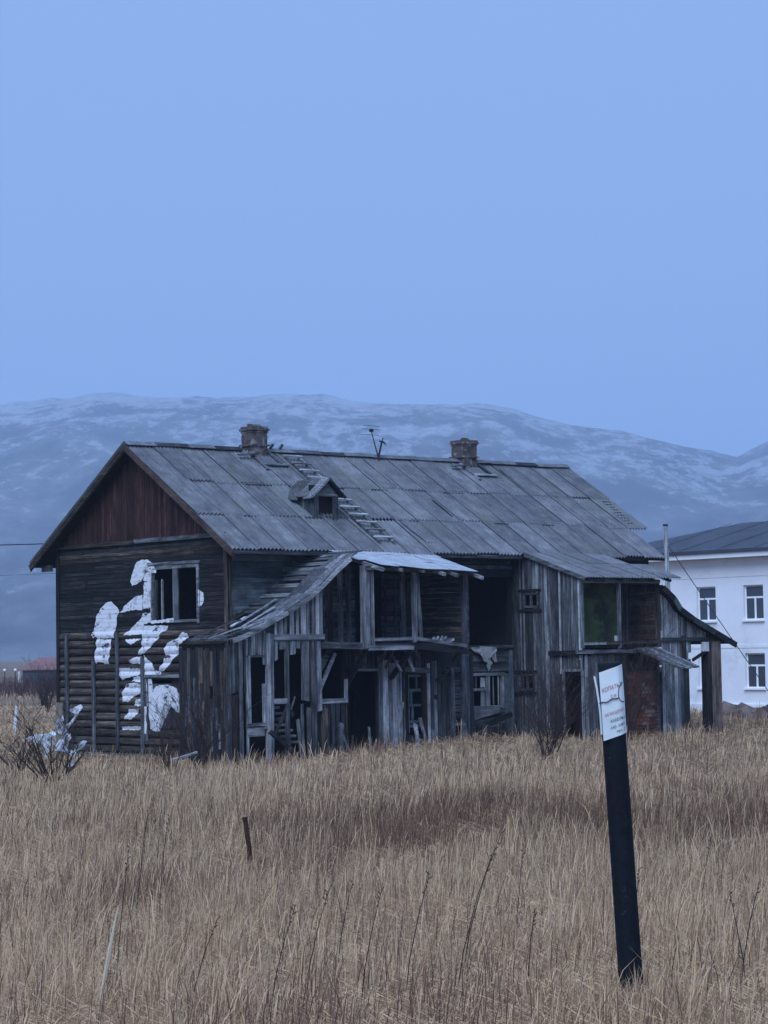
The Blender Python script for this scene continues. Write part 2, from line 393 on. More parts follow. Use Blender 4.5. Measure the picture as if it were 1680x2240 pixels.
# --- lower gable window, boarded up
lw = MB(); lw.box(-.03, .05, 2.45, 4.2, .80, 2.12); lwin = lw.build('boarded_window', W('dim', 'y'), gable)
for i, (a, b_) in enumerate([(4.2, 3.62), (3.6, 3.05), (3.03, 2.47)]): vboard_x('cover_board', lwin, W('dim' if i else 'grey', 'z'), a, b_, .75, 2.14, -.032, .03)
vboard_x('side_casing', lwin, W('grey', 'z'), 4.40, 4.24, .3, 2.3, -.07, .05); vboard_x('side_casing', lwin, W('dim', 'z'), 2.46, 2.36, .7, 2.2, -.07, .04)
hboard_x('window_head', lwin, W('grey', 'y'), 4.45, 2.35, 2.33, 2.42, -.09, .04)
bx('pale_block', gable, M_CLOTH, -.16, -.06, 2.06, 2.42, .08, .38)
# --- white figures painted across the boards
MURAL = [[(4.49, 6.09), (4.84, 6.01), (5.08, 5.67), (5.21, 5.4), (5.09, 5.26), (4.81, 5.33), (4.57, 5.4), (4.47, 5.53), (4.3, 5.64), (3.79, 5.78), (3.95, 5.97), (4.22, 6.08)], [(4.44, 5.76), (3.72, 5.73), (3.72, 5.63), (4.03, 5.63), (4.03, 5.17), (4.07, 4.82), (4.05, 4.51), (4.49, 4.51), (4.52, 4.8), (4.45, 5.14)], [(4.53, 4.97), (4.99, 4.89), (5.48, 4.67), (5.83, 4.42), (5.62, 4.43), (5.21, 4.5), (4.53, 4.49)], [(6.32, 4.8), (6.64, 4.75), (6.97, 4.57), (7.22, 4.31), (7.3, 4.0), (7.4, 3.74), (7.3, 3.6), (7.12, 3.68), (7.05, 3.6), (6.09, 3.6), (6.09, 3.78), (6.01, 4.25), (5.85, 4.44), (5.97, 4.6)], [(7.13, 3.59), (6.27, 3.58), (6.31, 3.27), (6.43, 2.76), (7.07, 2.84), (7.18, 2.76), (7.28, 3.04), (7.13, 3.36)], [(4.51, 4.37), (4.04, 4.38), (4.04, 4.07), (4.46, 4.04), (4.48, 3.71), (5.53, 3.69), (5.22, 3.88), (4.66, 4.18)], [(5.47, 3.55), (4.54, 3.58), (5.12, 3.37)], [(4.46, 3.98), (3.12, 3.95), (3.19, 3.79), (3.43, 3.73), (3.66, 3.51), (4.14, 3.23), (4.41, 3.08), (4.75, 3.06), (4.51, 3.33), (4.45, 3.71)], [(4.41, 3.04), (4.08, 2.86), (3.68, 2.53), (3.45, 2.48), (3.48, 2.4), (4.46, 2.38), (4.5, 2.67)], [(2.28, 3.73), (2.02, 3.71), (1.96, 3.56), (2.41, 3.38), (2.64, 3.23), (2.61, 3.1), (2.38, 3.13), (2.68, 2.96), (3.01, 2.7), (3.32, 2.53), (3.62, 2.5), (3.51, 2.67), (3.28, 2.89), (3.2, 3.12), (3.3, 3.24), (3.07, 3.41), (2.6, 3.53), (2.41, 3.62)], [(4.52, 3.0), (4.99, 2.96), (5.24, 2.87), (5.2, 2.79), (4.52, 2.75)], [(4.53, 2.63), (5.83, 2.62), (5.83, 2.44), (5.66, 2.25), (5.11, 2.36), (4.53, 2.44)], [(4.97, 2.36), (4.43, 2.36), (4.43, 2.19), (5.11, 2.21)], [(5.39, 2.11), (4.91, 2.17), (4.43, 2.09), (4.43, 1.86), (4.98, 1.74), (5.26, 1.55), (5.61, 1.55), (5.67, 1.78)], [(4.85, 1.63), (4.44, 1.67), (4.48, 1.4), (4.99, 1.44)], [(5.27, 1.32), (4.72, 1.34), (4.79, 1.17), (5.13, 0.99), (5.55, 1.0), (5.34, 1.2)], [(4.22, 2.29), (4.02, 2.29), (4.0, 1.9), (3.76, 2.06), (3.22, 2.11), (2.64, 1.98), (2.45, 1.72), (2.52, 1.19), (2.84, 1.41), (3.37, 1.52), (3.44, 1.33), (3.52, 0.8), (3.65, 0.57), (4.12, 0.71), (4.23, 1.75)], [(4.44, 1.4), (4.25, 1.4), (4.27, 0.41), (4.46, 0.4)], [(5.69, 0.76), (4.52, 0.77), (4.59, 0.67), (5.69, 0.66)], [(1.47, 5.03), (1.22, 4.93), (1.23, 4.63), (1.42, 4.51), (1.47, 4.56)], [(4.04, 4.12), (2.79, 4.18), (2.79, 4.06), (4.04, 4.04)]]
def paint_figures():
    bm = bmesh.new()
    for poly in MURAL:
        vv = []
        n_ = len(poly)
        for i in range(n_):            # uneven brush edge
            a, b_ = Vector(poly[i]), Vector(poly[(i + 1) % n_])
            vv.append(bm.verts.new((0, a.x, a.y)))
            ns = int((b_ - a).length / .085)
            for q_ in range(1, ns):
                c = a + (b_ - a) * (q_ / ns) + Vector((j(.035), j(.022))); vv.append(bm.verts.new((0, c.x, c.y)))
        bm.faces.new(vv)
    bmesh.ops.triangulate(bm, faces=bm.faces[:])
    cuts = [BASE + LOGP * i / 4 for i in range(0, int((logtop - BASE) / LOGP + .5) * 4 + 1)] + [r[0] for r in GROWS] + [r[1] for r in GROWS]
    for zc in sorted(cuts):
        bmesh.ops.bisect_plane(bm, geom=bm.verts[:] + bm.edges[:] + bm.faces[:], plane_co=(0, 0, zc), plane_no=(0, 0, 1))
    gaps = []
    for f in bm.faces:
        zc = f.calc_center_median().z
        if zc > logtop and not any(a <= zc <= b_ for a, b_, t in GROWS): gaps.append(f)
        if zc < logtop:
            q = ((zc - BASE) / LOGP) % 1
    gaps = []
    edges = [e for e in bm.edges]
    bmesh.ops.split_edges(bm, edges=edges)
    for f in bm.faces:
        c = f.calc_center_median(); low = c.z < logtop
        t = next((t for a, b_, t in GROWS if a <= c.z <= b_), .03)
        for v in f.verts:
            q = max(.078, logprof(v.co.z * .999 + c.z * .001)) if low else .046
            if low and 2.40 < c.y < 4.5 and .35 < c.z < 2.33: q = .078 if not (c.y > 4.2 or c.y < 2.46) else .125
            if not low and 1.4 < c.y < 4.12 and c.z > 4.0: q = .065
            if not low and not any(a <= c.z <= b_ for a, b_, t in GROWS) and not (1.4 < c.y < 4.12): q = .040
            v.co.x = -(q + .007)
    bmesh.ops.recalc_face_normals(bm, faces=bm.faces[:])
    me = bpy.data.meshes.new('painted_figure'); bm.to_mesh(me); bm.free()
    mt, n, l, b = mat_new('mural_white'); tc = n.new('ShaderNodeTexCoord')
    mp = n.new('ShaderNodeMapping'); mp.inputs['Scale'].default_value = (1, 1.1, 1.3); l.new(tc.outputs['Object'], mp.inputs[0])
    a = noise(n, l, mp.outputs[0], 3.2, 6, .7); d = noise(n, l, tc.outputs['Object'], 14, 4, .6)
    f1 = ramp(n, l, a.outputs[0], [(.54, (0, 0, 0)), (.64, (1, 1, 1))]).outputs[0]
    f2 = ramp(n, l, d.outputs[0], [(.63, (0, 0, 0)), (.72, (.8, .8, .8))]).outputs[0]
    c = mixc(n, l, f1, (.70, .71, .73), (.42, .42, .43)); c = mixc(n, l, f2, c, (.12, .11, .105))
    l.new(c, b.inputs['Base Color'])
    mp3 = n.new('ShaderNodeMapping'); mp3.inputs['Scale'].default_value = (1, 1.6, 4.5); l.new(tc.outputs['Object'], mp3.inputs[0])
    fl_ = noise(n, l, mp3.outputs[0], 1.1, 9, .78); ff = ramp(n, l, fl_.outputs[0], [(.57, (0, 0, 0)), (.585, (1, 1, 1))]).outputs[0]
    tp = n.new('ShaderNodeBsdfTransparent'); ms = n.new('ShaderNodeMixShader'); l.new(ff, ms.inputs[0]); l.new(b.outputs[0], ms.inputs[1]); l.new(tp.outputs[0], ms.inputs[2]); l.new(ms.outputs[0], n['Material Output'].inputs[0])
    o = link('painted_figure', me, mt, gable); o['label'] = 'white and grey painted human figures, patchy across the boards'
paint_figures()
# --- pediment
ped = slab('pediment', house, M_DARK, [(.02, 9.5, 6.6), (.02, .15, 6.6), (.02, 4.83, 9.58)], (.1, 0, 0))
y = 9.4; PB = .148
while y > .3:
    y2 = y - PB + .006
    h1, h2 = roof_z(y) - .16, roof_z(y2) - .16
    if min(h1, h2) > 6.78:
        vboard_x('pediment_board', ped, W('red', 'z'), y, y2, 6.74, h1, .0, .028, 0, h2)
    y -= PB
# --- roof
deck = MB()
for yA, yB in ((4.83, -.78), (10.46, 4.83)):
    zA, zB = roof_z(yA) - .06, roof_z(yB) - .06
    deck.slab([(-.42, yA, zA), (-.42, yB, zB), (HL, yB, zB), (HL, yA, zA)], (0, 0, -.10))
roof = deck.build('roof', M_DARK, house)
def sheet_mesh(nm, wd, ln, waves=7, amp=.042):
    n_ = waves * 4; vs = []; fs = []
    for iz, dz in enumerate((0, -.012)):
        for yy in (0, ln):
            for i in range(n_ + 1):
                vs.append((wd * i / n_, yy, amp * math.cos(i * math.pi / 2) + dz))
    q = n_ + 1
    for i in range(n_):
        fs.append([i, i + 1, q + i + 1, q + i]); fs.append([2 * q + i + 1, 2 * q + i, 3 * q + i, 3 * q + i + 1])
        fs.append([i, 2 * q + i, 2 * q + i + 1, i + 1]); fs.append([q + i, q + i + 1, 3 * q + i + 1, 3 * q + i])
    for i in (0, n_):
        f = [i, q + i, 3 * q + i, 2 * q + i]; fs.append(f if i == 0 else f[::-1])
    me = bpy.data.meshes.new(nm); me.from_pydata(vs, [], fs); me.update(); me.materials.append(M_SLATE); return me
COURSES = [(4.80, 2.75), (2.75, .95), (.95, -.85)]
SW = 1.0
meshes = [sheet_mesh('roof_sheet', SW + .045, (a - b_) / math.cos(ang) + .10) for a, b_ in COURSES]
ends = [19.45, 19.15, 18.8]
for ci, (ya, yb) in enumerate(COURSES):
    x = -.5; 
    while x < ends[ci] - .5:
        if ci == 2 and 7.6 < x < 8.4: 
            x += SW; continue           # a sheet has slid off above the porch
        o = link('roof_sheet', meshes[ci], None, roof)
        dy = j(.05) - (.12 if rnd.random() < .08 else 0)
        o.location = (x + j(.012), yb + dy, roof_z(yb + dy) + .015 + ci * -.0 + (.035 if ci < 2 else .01) + j(.014))
        o.rotation_euler = (ang - .013 * (1 if ci < 2 else 0) + j(.006), j(.012), j(.012))
        x += SW
# slipped sheet over the porch
o = link('roof_sheet', meshes[2], None, roof); o.location = (7.75, -.35, roof_z(-.35) + .06); o.rotation_euler = (ang - .02, .03, .10)
# far slope as one corrugated skin per course column pair
for ci in range(3):
    yb = 4.83 + (4.83 - COURSES[ci][1])
    me = meshes[ci]
    for i in range(10):
        o = link('roof_sheet', me, None, roof); o.location = (-.5 + (2 * i + 1) * SW, yb, roof_z(yb) + .02); o.rotation_euler = (ang, 0, math.pi)
        o.scale = (1, 1, 1)
        o2 = link('roof_sheet', me, None, roof); o2.location = (-.5 + (2 * i + 2) * SW, yb, roof_z(yb) + .02); o2.rotation_euler = (ang, 0, math.pi)
# ridge caps
x = -.5
while x < 19.3:
    L = rnd.uniform(1.0, 1.3); xe = min(x + L, 19.45)
    if not (4.3 < x + L / 2 < 5.3 or 13.7 < x + L / 2 < 14.8):
        dz = j(.02)
        mm = MB()
        for s in (-1, 1):
            mm.slab([(x, 4.83, 9.905 + dz), (xe + .05, 4.83, 9.915 + dz), (xe + .05, 4.83 + s * .19, 9.79 + dz), (x, 4.83 + s * .19, 9.78 + dz)], (0, 0, .015))
        mm.build('ridge_cap', M_SLATE if rnd.random() < .6 else W('dim', 'x'), roof)
    x += L
# barge boards and rafter soffit
for (ya, yb, t1) in ((4.83, -.9, 'russet'), (10.58, 4.83, 'brown')):
    za, zb = roof_z(ya), roof_z(yb)
    bar('barge_board', roof, W(t1, 'y'), (-.47, ya, za - .09), (-.47, yb, zb - .09), .20, .035, (-1, 0, 0))
    bar('barge_board', roof, W('brown', 'y'), (-.44, ya, za - .17), (-.44, yb, zb - .17), .09, .03, (-1, 0, 0))
bar('eave_fascia', roof, W('dim', 'x'), (-.4, -.80, 6.10), (11.6, -.80, 6.10), .12, .03)
for x_, z_ in [(-.2, 6.0), (.4, 5.98)]: bx('rafter_end', roof, W('dim', 'y'), x_, x_ + .1, 9.75, 10.3, 5.90, 6.12)
for i in range(9):      # bare lath where the verge sheets broke off
    yy = 2.5 - i * .17; bar('bare_lath', roof, W('dim', 'x'), (18.98 - i * .02, yy, roof_z(yy) + .05), (19.34 - i * .03 + j(.06), yy, roof_z(yy) + .05), .06, .03, (0, 0, 1))
for (x_, ya, yb) in [(9.3, 4.6, 2.9), (10.35, 2.2, 1.2), (3.1, 2.6, 1.0), (15.6, 4.4, 2.9)]:  # lifted sheet edges
    bar('edge_or_lap_shade', roof, W('dim', 'y'), (x_, ya, roof_z(ya) + .045), (x_ + .02, yb, roof_z(yb) + .045), .05, .02, (0, 0, 1))
for k in range(12):      # dark bars added as the shadow gaps under the sheet laps
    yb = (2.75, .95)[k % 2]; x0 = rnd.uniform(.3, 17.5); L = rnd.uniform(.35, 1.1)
    bar('edge_or_lap_shade', roof, W('tar', 'x'), (x0, yb - .07, roof_z(yb - .07) + .035), (x0 + L, yb - .07 + j(.03), roof_z(yb - .07) + .035), .045, .03, (0, 0, 1))
# --- chimneys
def chimney(x0, x1, ztop, seed):
    r_ = random.Random(seed); y0, y1 = 4.48, 5.16; z0 = 9.45
    mm = MB(); n_ = 11; hz = (ztop - .22 - z0) / n_
    for i in range(n_):
        d = .02 + r_.uniform(-.004, .004); mm.box(x0 + d, x1 - d, y0 + d, y1 - d, z0 + i * hz, z0 + (i + 1) * hz - .003)
    sh = mm.build('chimney', M_CHIM, roof)
    for i in range(3):
        e = (.0, .035, .01)[i] + r_.uniform(-.008, .008); za = ztop - .22 + i * .073
        cap = MB(); cap.box(x0 - e, x1 + e, y0 - e, y1 + e, za, za + .066); cap.build('cap_course', M_CHIM, sh)
    for i in range(5):
        bxs = x0 + r_.uniform(0, .45); ys = y0 + r_.uniform(0, .4)
        br = MB(); br.box(bxs, bxs + .22, ys, ys + .11, ztop - .01, ztop + .045 + r_.uniform(0, .03)); br.build('loose_brick', M_CHIM, sh)
    ring = MB(); ring.box(x0 - .05, x1 + .05, y0 - .05, y1 + .05, z0 + .5, z0 + .56); ring.build('base_course', M_CHIM, sh)
    # board skirt round the foot
    bar('skirt_board', sh, W('dim', 'x'), (x0 - .8, y0 - .25, roof_z(y0 - .25) + .16), (x0 + .0, y0 - .2, roof_z(y0 - .2) + .2), .14, .03, (0, -.3, 1))
    bar('skirt_board', sh, W('grey', 'x'), (x0 - .05, y0 - .62, roof_z(y0 - .62) + .10), (x1 + .35, y0 - .6, roof_z(y0 - .6) + .10), .20, .03, (0, -.4, 1))
    bar('skirt_board', sh, W('grey', 'y'), (x0 - .08, y0 + .1, 9.72), (x0 - .05, y0 - .9, roof_z(y0 - .9) + .07), .13, .04, (0, 0, 1))
    bar('skirt_board', sh, W('dim', 'y'), (x1 + .1, y0 + .1, 9.74), (x1 + .1, y0 - .55, roof_z(y0 - .5) + .08), .13, .03, (0, 0, 1))
chimney(4.42, 5.06, 10.62, 1); chimney(13.92, 14.62, 10.6, 2)
for x_ in (5.35, 5.75): bar('rafter_stub', roof, W('dim', 'y'), (x_, 4.9, 9.8), (x_ + .12, 4.75, 10.08), .08, .06)
# --- dormer
dm = MB()
dm.slab([(4.08, .9, 7.1), (4.08, .9, 8.1), (4.08, 2.25, 8.1)], (.05, 0, 0)); dm.slab([(5.02, .9, 7.1), (5.02, .9, 8.1), (5.02, 2.25, 8.1)], (.05, 0, 0))
dormer = dm.build('dormer', W('dim', 'z'), roof)
for (a, b_) in [(4.06, 4.17), (4.17, 4.27), (4.86, 4.97), (4.97, 5.08)]: vboard('dormer_board', dormer, W('dim', 'z'), a, b_, 7.2, 8.05, .89, .03)
slab('dormer_gable', dormer, W('grey', 'x'), [(4.06, .89, 8.03), (5.12, .89, 8.03), (4.6, .89, 8.52)], (0, -.03, 0))
for i in range(4):
    a = .72 + i * .4; b_ = a + .42
    slab('dormer_roof_board', dormer, W('grey', 'x'), [(4.6, a, 8.60), (4.6, min(b_, 2.7), 8.60), (3.86 + j(.06), min(b_, 2.3), 7.98 + j(.05)), (3.86 + j(.06), a - .06, 7.96 + j(.05))], (0, 0, .03))
    slab('dormer_roof_board', dormer, W('dim', 'x'), [(4.6, a, 8.60), (4.6, min(b_, 2.7), 8.60), (5.22, min(b_, 2.3), 8.02), (5.22, a, 8.0)], (0, 0, .03))
bar('dormer_barge', dormer, W('grey', 'x'), (3.86, .71, 7.98), (4.6, .71, 8.60), .08, .03); bar('dormer_barge', dormer, W('tar', 'x'), (4.6, .71, 8.60), (5.26, .71, 7.98), .08, .03)
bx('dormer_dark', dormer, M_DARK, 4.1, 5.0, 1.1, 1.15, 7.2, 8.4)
# --- rear and far walls
m = MB(); m.box(.12, HL, 9.48, 9.6, -.25, 6.2); m.build('rear_wall', W('dim', 'x'), house)
m = MB(); m.box(HL - .12, HL, .12, 9.48, -.25, 6.5); m.slab([(HL - .12, 9.48, 6.5), (HL - .12, .12, 6.5), (HL - .12, 4.83, 9.5)], (.1, 0, 0)); m.build('end_wall', W('dim', 'y'), house)
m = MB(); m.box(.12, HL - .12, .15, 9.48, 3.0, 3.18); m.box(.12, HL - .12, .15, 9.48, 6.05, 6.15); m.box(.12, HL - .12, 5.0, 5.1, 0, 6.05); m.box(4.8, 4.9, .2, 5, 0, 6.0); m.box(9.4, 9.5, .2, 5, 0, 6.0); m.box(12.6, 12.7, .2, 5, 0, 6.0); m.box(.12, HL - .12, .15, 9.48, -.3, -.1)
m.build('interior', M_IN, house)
# --- long front wall
FH = [(5.0, 6.1, 3.4, 5.4), (9.93, 11.76, 3.16, 5.5), (9.83, 11.34, 1.13, 2.16), (3.7, 4.9, .2, 2.4), (6.1, 6.95, .4, 2.3)]
m = MB(); wall_mesh(m, 'y', 0.0, .12, 0, HL, -.25, 6.3, FH); front = m.build('front_wall', M_DARK, house)
z = 3.3
while z < 6.1:
    tone = 'blue'
    c = rnd.uniform(.8, 2.8)
    for a, b_ in ((.08, c - .006), (c + .006, 3.75)): hboard('siding_board', front, W(tone, 'x'), a, b_, z, z + .165, 0, .03 + j(.004))
    if z > 5.5:
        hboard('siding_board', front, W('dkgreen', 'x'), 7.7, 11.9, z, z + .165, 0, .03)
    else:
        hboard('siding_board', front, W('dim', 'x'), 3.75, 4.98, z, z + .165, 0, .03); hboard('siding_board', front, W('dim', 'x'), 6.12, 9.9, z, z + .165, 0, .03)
    z += .172
for z in np.arange(2.3, 3.1, .17): hboard('siding_board', front, W('dim', 'x'), 9.4, 11.9, z, z + .165, 0, .03)
for z in np.arange(-.1, .95, .17): hboard('siding_board', front, W('dim', 'x'), 9.4, 11.9, z, z + .165, 0, .03)
hboard('lintel_board', front, W('blue', 'x'), 9.6, 11.9, 5.72, 5.84, -.03, .05); hboard('lintel_board', front, W('dkgreen', 'x'), 9.6, 11.9, 5.46, 5.56, -.03, .05)
hboard('floor_beam', front, W('dim', 'x'), 9.7, 11.8, 3.06, 3.16, -.03, .08)
vboard('corner_board', front, W('brown', 'z'), 0, .12, 3.2, 6.2, -.03, .04)
# window in the recess between the porches
fw = MB()
for r in [(9.76, 9.86, 1.1, 2.2), (11.3, 11.42, 1.06, 2.2), (10.60, 10.76, 1.15, 2.15), (9.86, 10.6, 1.66, 1.75), (9.86, 11.3, 1.10, 1.16)]: fw.box(r[0], r[1], -.06, .03, r[2], r[3])
fwin = fw.build('window', W('pale', 'z'), front)
hboard('window_head', fwin, W('pale', 'x'), 9.70, 11.45, 2.16, 2.25, -.03, .06)
for (a, b_, z0, z1) in [(9.93, 9.99, 1.17, 1.65), (10.13, 10.18, 1.76, 2.14), (9.93, 9.98, 1.76, 2.14), (10.36, 10.53, 1.17, 1.65), (10.38, 10.55, 1.76, 2.10), (10.92, 10.97, 1.17, 2.12), (11.15, 11.20, 1.17, 2.12)]: vboard('glazing_bar', fwin, W('pale', 'z'), a, b_, z0, z1, -.0, .03)
slab('window_board', fwin, W('pale', 'x'), [(9.88, -.07, .68), (11.15, -.07, .92), (11.17, -.07, 1.14), (9.87, -.07, 1.16)], (0, -.03, 0))
vboard('side_board', fwin, W('blue', 'z'), 11.44, 11.66, .3, 2.2, -.03, .03); vboard('side_board', fwin, W('blue', 'z'), 11.68, 11.86, .2, 3.0, -.03, .03)
# --- stair porch at the gable end, covered by a flared lean-to roof
YF = -2.4
sp = MB(); sp.box(-1.85, 3.55, -2.3, -.05, -.3, -.1); sp.box(-1.80, 1.6, -.10, -.04, -.1, 3.3); sp.box(3.4, 3.5, -1.2, -.05, 0, 3.2); sp.box(-1.75, 3.5, -2.3, -.05, 3.1, 3.18)
porch = sp.build('stair_porch', M_DARK, house)
porch['label'] = 'ruined stair porch with swept lean-to roof beside the gable'
y = -.02
i = 0
while y > -2.36:        # side facing the gable field
    wd = rnd.uniform(.14, .21); top = 3.2 + j(.08)
    tone = rnd.choice(['brown', 'dim', 'tar', 'tar', 'brown', 'brown'])
    if i % 5 == 3: vboard_x('wall_board', porch, W('dim', 'z'), y, max(y - wd, -2.4), -.25, rnd.uniform(1.2, 2.0), -1.86, .03); vboard_x('wall_board', porch, W(tone, 'z'), y, max(y - wd, -2.4), rnd.uniform(2.05, 2.2), top, -1.86, .03, j(.02))
    else: vboard_x('wall_board', porch, W(tone, 'z'), y, max(y - wd, -2.4), -.25 + max(0, j(.3)), top, -1.86, .03, j(.03))
    y -= wd + rnd.uniform(.002, .02); i += 1
for k in range(18):      # splintered cover strips
    yy = -.1 - k * .128; z0 = rnd.uniform(.1, 1.6); vboard_x('cover_strip', porch, W(rnd.choice(['dim', 'brown', 'dim', 'grey']), 'z'), yy, yy - rnd.uniform(.04, .12), z0, z0 + rnd.uniform(.5, 1.4), -1.89, .025, j(.06))
FB = [  # front boards: x0, x1, z0, z1, tone
 (-1.90, -1.74, -.2, 3.30, 'grey'), (-1.72, -1.58, 1.9, 3.38, 'dim'), (-1.72, -1.50, -.2, 1.85, 'brown'), (-1.56, -1.46, 1.95, 3.40, 'dim'), (-1.44, -1.30, -.2, 3.44, 'grey'), (-1.19, -1.10, -.2, 3.5, 'grey'),
 (-1.27, -1.20, 1.9, 3.45, 'dim'), (-1.08, -1.0, 3.0, 3.52, 'dim'), (-.98, -.84, 3.01, 3.55, 'grey'), (-.82, -.74, 3.02, 3.6, 'dim'), (-.73, -.60, 3.0, 3.64, 'grey'), (-.57, -.45, 2.69, 3.70, 'grey')]
for (a, b_, z0, z1, t_) in FB: vboard('wall_board', porch, W(t_, 'z'), a, b_, z0, z1, YF, .03, j(.015))
for (a, b_, z0, z1, t_) in [(-.44, -.30, -.2, 3.62, 'pale'), (-.29, -.20, -.2, 3.5, 'grey'), (-.56, -.40, .84, 2.14, 'grey'), (.30, .42, -.2, 3.38, 'grey'), (.92, 1.14, 1.60, 3.38, 'pale'), (1.26, 1.43, -.2, 3.38, 'grey'), (1.50, 1.64, 1.3, 3.38, 'grey'), (.86, .92, -.2, 1.5, 'dim'), (1.10, 1.2, -.2, 1.4, 'dim')]:
    vboard('post', porch, W(t_, 'z'), a, b_, z0, z1, YF + .06, .10, j(.03))
TB = [(-.11, -.03), (.04, .21), (.26, .34), (.47, .62), (.71, .80), (.89, 1.06), (1.10, 1.20), (1.30, 1.40), (1.46, 1.58), (1.59, 1.72)]
PROFX = [-2.25, -1.63, -.86, -.2, .28, 1.16, 1.65, 2.15, 2.73, 3.5]; PROFZ = [3.36, 3.47, 3.74, 4.05, 4.26, 4.73, 5.08, 5.49, 5.88, 6.2]
def prz(x): return float(np.interp(x, PROFX, PROFZ))
for (a, b_) in TB: vboard('wall_board', porch, W('pale', 'z'), a, b_, 3.56, prz(a) - .1, YF, .03, 0, prz(b_) - .1)
hboard('ledger_beam', porch, W('pale', 'x'), -.15, 1.74, 3.43, 3.58, YF - .032, .05)
for (a, b_, z0, z1) in [(-.12, -.02, 2.84, 3.40), (.07, .24, 3.14, 3.40), (.46, .60, 2.97, 3.40), (.60, .67, 3.02, 3.4), (.70, .84, 3.17, 3.40), (.2, .29, 3.2, 3.4)]: vboard('broken_board', porch, W('grey', 'z'), a, b_, z0, z1, YF, .03, 0)
# doorway frame with sill and panel
hboard('door_head', porch, W('grey', 'x'), -1.15, -.52, 2.93, 3.0, YF - .03, .03); vboard('door_jamb', porch, W('grey', 'z'), -1.12, -1.05, .9, 2.95, YF - .03, .03)
hboard('door_sill', porch, W('grey', 'x'), -1.2, -.52, .91, 1.0, YF - .01, .06); hboard('door_panel', porch, W('pale', 'x'), -1.18, -.52, .62, .88, YF, .03)
hboard('rail', porch, W('pale', 'x'), -.2, .30, 1.54, 1.70, YF, .04); bar('brace', porch, W('dim', 'x'), (-.15, YF + .05, .6), (.32, YF + .05, 1.35), .10, .05)
hboard('ledger_beam', porch, W('grey', 'x'), 1.66, 2.35, 3.14, 3.32, YF, .06); hboard('rail', porch, W('grey', 'x'), 1.64, 2.64, 1.50, 1.64, YF, .06); vboard('post', porch, W('grey', 'z'), 2.53, 2.64, 1.53, 2.2, YF + .01, .06)
bar('brace', porch, W('grey', 'x'), (1.66, YF + .1, 1.95), (2.5, YF + .4, 3.0), .12, .05); bar('brace', porch, W('dim', 'x'), (1.66, YF + .25, 2.35), (2.4, YF + .5, 3.15), .22, .03)
for k in range(7): hboard('stair_tread', porch, W('grey', 'x'), .45, .9 - .03 * k, .35 + .17 * k, .42 + .17 * k, -2.0 + .12 * k, .24)
for a in (2.75, 2.95, 3.15, 3.35): vboard('wall_board', porch, W('dim', 'z'), a, a + .15, -.2, 1.5 + j(.1), -1.22, .03)
for a in (1.75, 1.95, 2.15, 2.38): vboard('wall_board', porch, W('dim', 'z'), a, a + .14, -.2, 1.45 + j(.1), -1.5, .03)
vboard('post', porch, W('brown', 'z'), 1.68, 1.86, .0, 1.35, -2.3, .15); bar('loose_scrap', porch, W('pale', 'x'), (.62, -2.2, 1.35), (.78, -2.2, 1.72), .05, .02); bar('loose_scrap', porch, W('dim', 'x'), (.5, -2.15, 1.6), (.75, -2.15, 1.15), .12, .02)
# the swept roof: open slats at the back, sheathed strip and bright fascia at the front
x = -2.1
while x < 3.3:
    x2 = x + .125; gap = rnd.uniform(.06, .13)
    if x > .1 or rnd.random() < .55:
        dz = j(.012); yb_ = -.03 if x > -.2 else rnd.uniform(-.5, -.05)
        slab('roof_slat', porch, W('dim' if rnd.random() < .7 else 'grey', 'y'), [(x, yb_, prz(x) + dz), (x, -2.5, prz(x) + dz), (x2, -2.5, prz(x2) + dz), (x2, yb_, prz(x2) + dz)], (0, 0, .025))
    x = x2 + gap
seg = [(-.9, .2), (.15, 1.2), (1.15, 2.2), (2.1, 3.0)]
for (a, b_) in seg:
    for q, (ya, yb_) in enumerate([(-2.55, -2.2), (-2.22, -1.85), (-1.86, -1.5)]):
        if q == 2 and a < 0: continue
        slab('roof_board', porch, W(['grey', 'grey', 'dim'][q], 'x'), [(a, ya, prz(a) + .04), (a, yb_, prz(a) + .04), (b_ + j(.1), yb_, prz(b_) + .04), (b_, ya, prz(b_) + .04)], (0, 0, .025))
pf = [(-1.75, 3.44), (-.86, 3.74), (-.2, 4.05), (.28, 4.26), (1.16, 4.73), (1.65, 5.08), (2.15, 5.49), (2.73, 5.9)]
for (a, b_), (c, d) in zip(pf[:-1], pf[1:]): bar('fascia_board', porch, W('pale', 'x'), (a, -2.56, b_ - .03), (c + .01, -2.56, d - .03), .13, .03)
for k in range(11):     # fallen boards on the low end
    x0 = rnd.uniform(-2.2, -.3); y0 = rnd.uniform(-2.2, -.3); a_ = rnd.uniform(-.9, .9)
    L = rnd.uniform(.6, 1.5); bar('loose_board', porch, W(rnd.choice(['dim', 'grey', 'brown', 'pale']), 'x'), (x0, y0, prz(x0) + .06 + .03 * (k % 4)), (x0 + L * math.cos(a_), y0 + L * math.sin(a_) * .8, prz(x0 + L * math.cos(a_)) + .09 + .02 * (k % 5)), .12, .025, (0, 0, 1))
bar('loose_rafter', porch, W('tar', 'x'), (-.3, -.5, 3.95), (.5, -.3, 4.3), .12, .1, (0, 0, 1)); bar('trim_board', porch, W('grey', 'x'), (.2, -.04, 4.02), (2.7, -.04, 5.8), .06, .03)

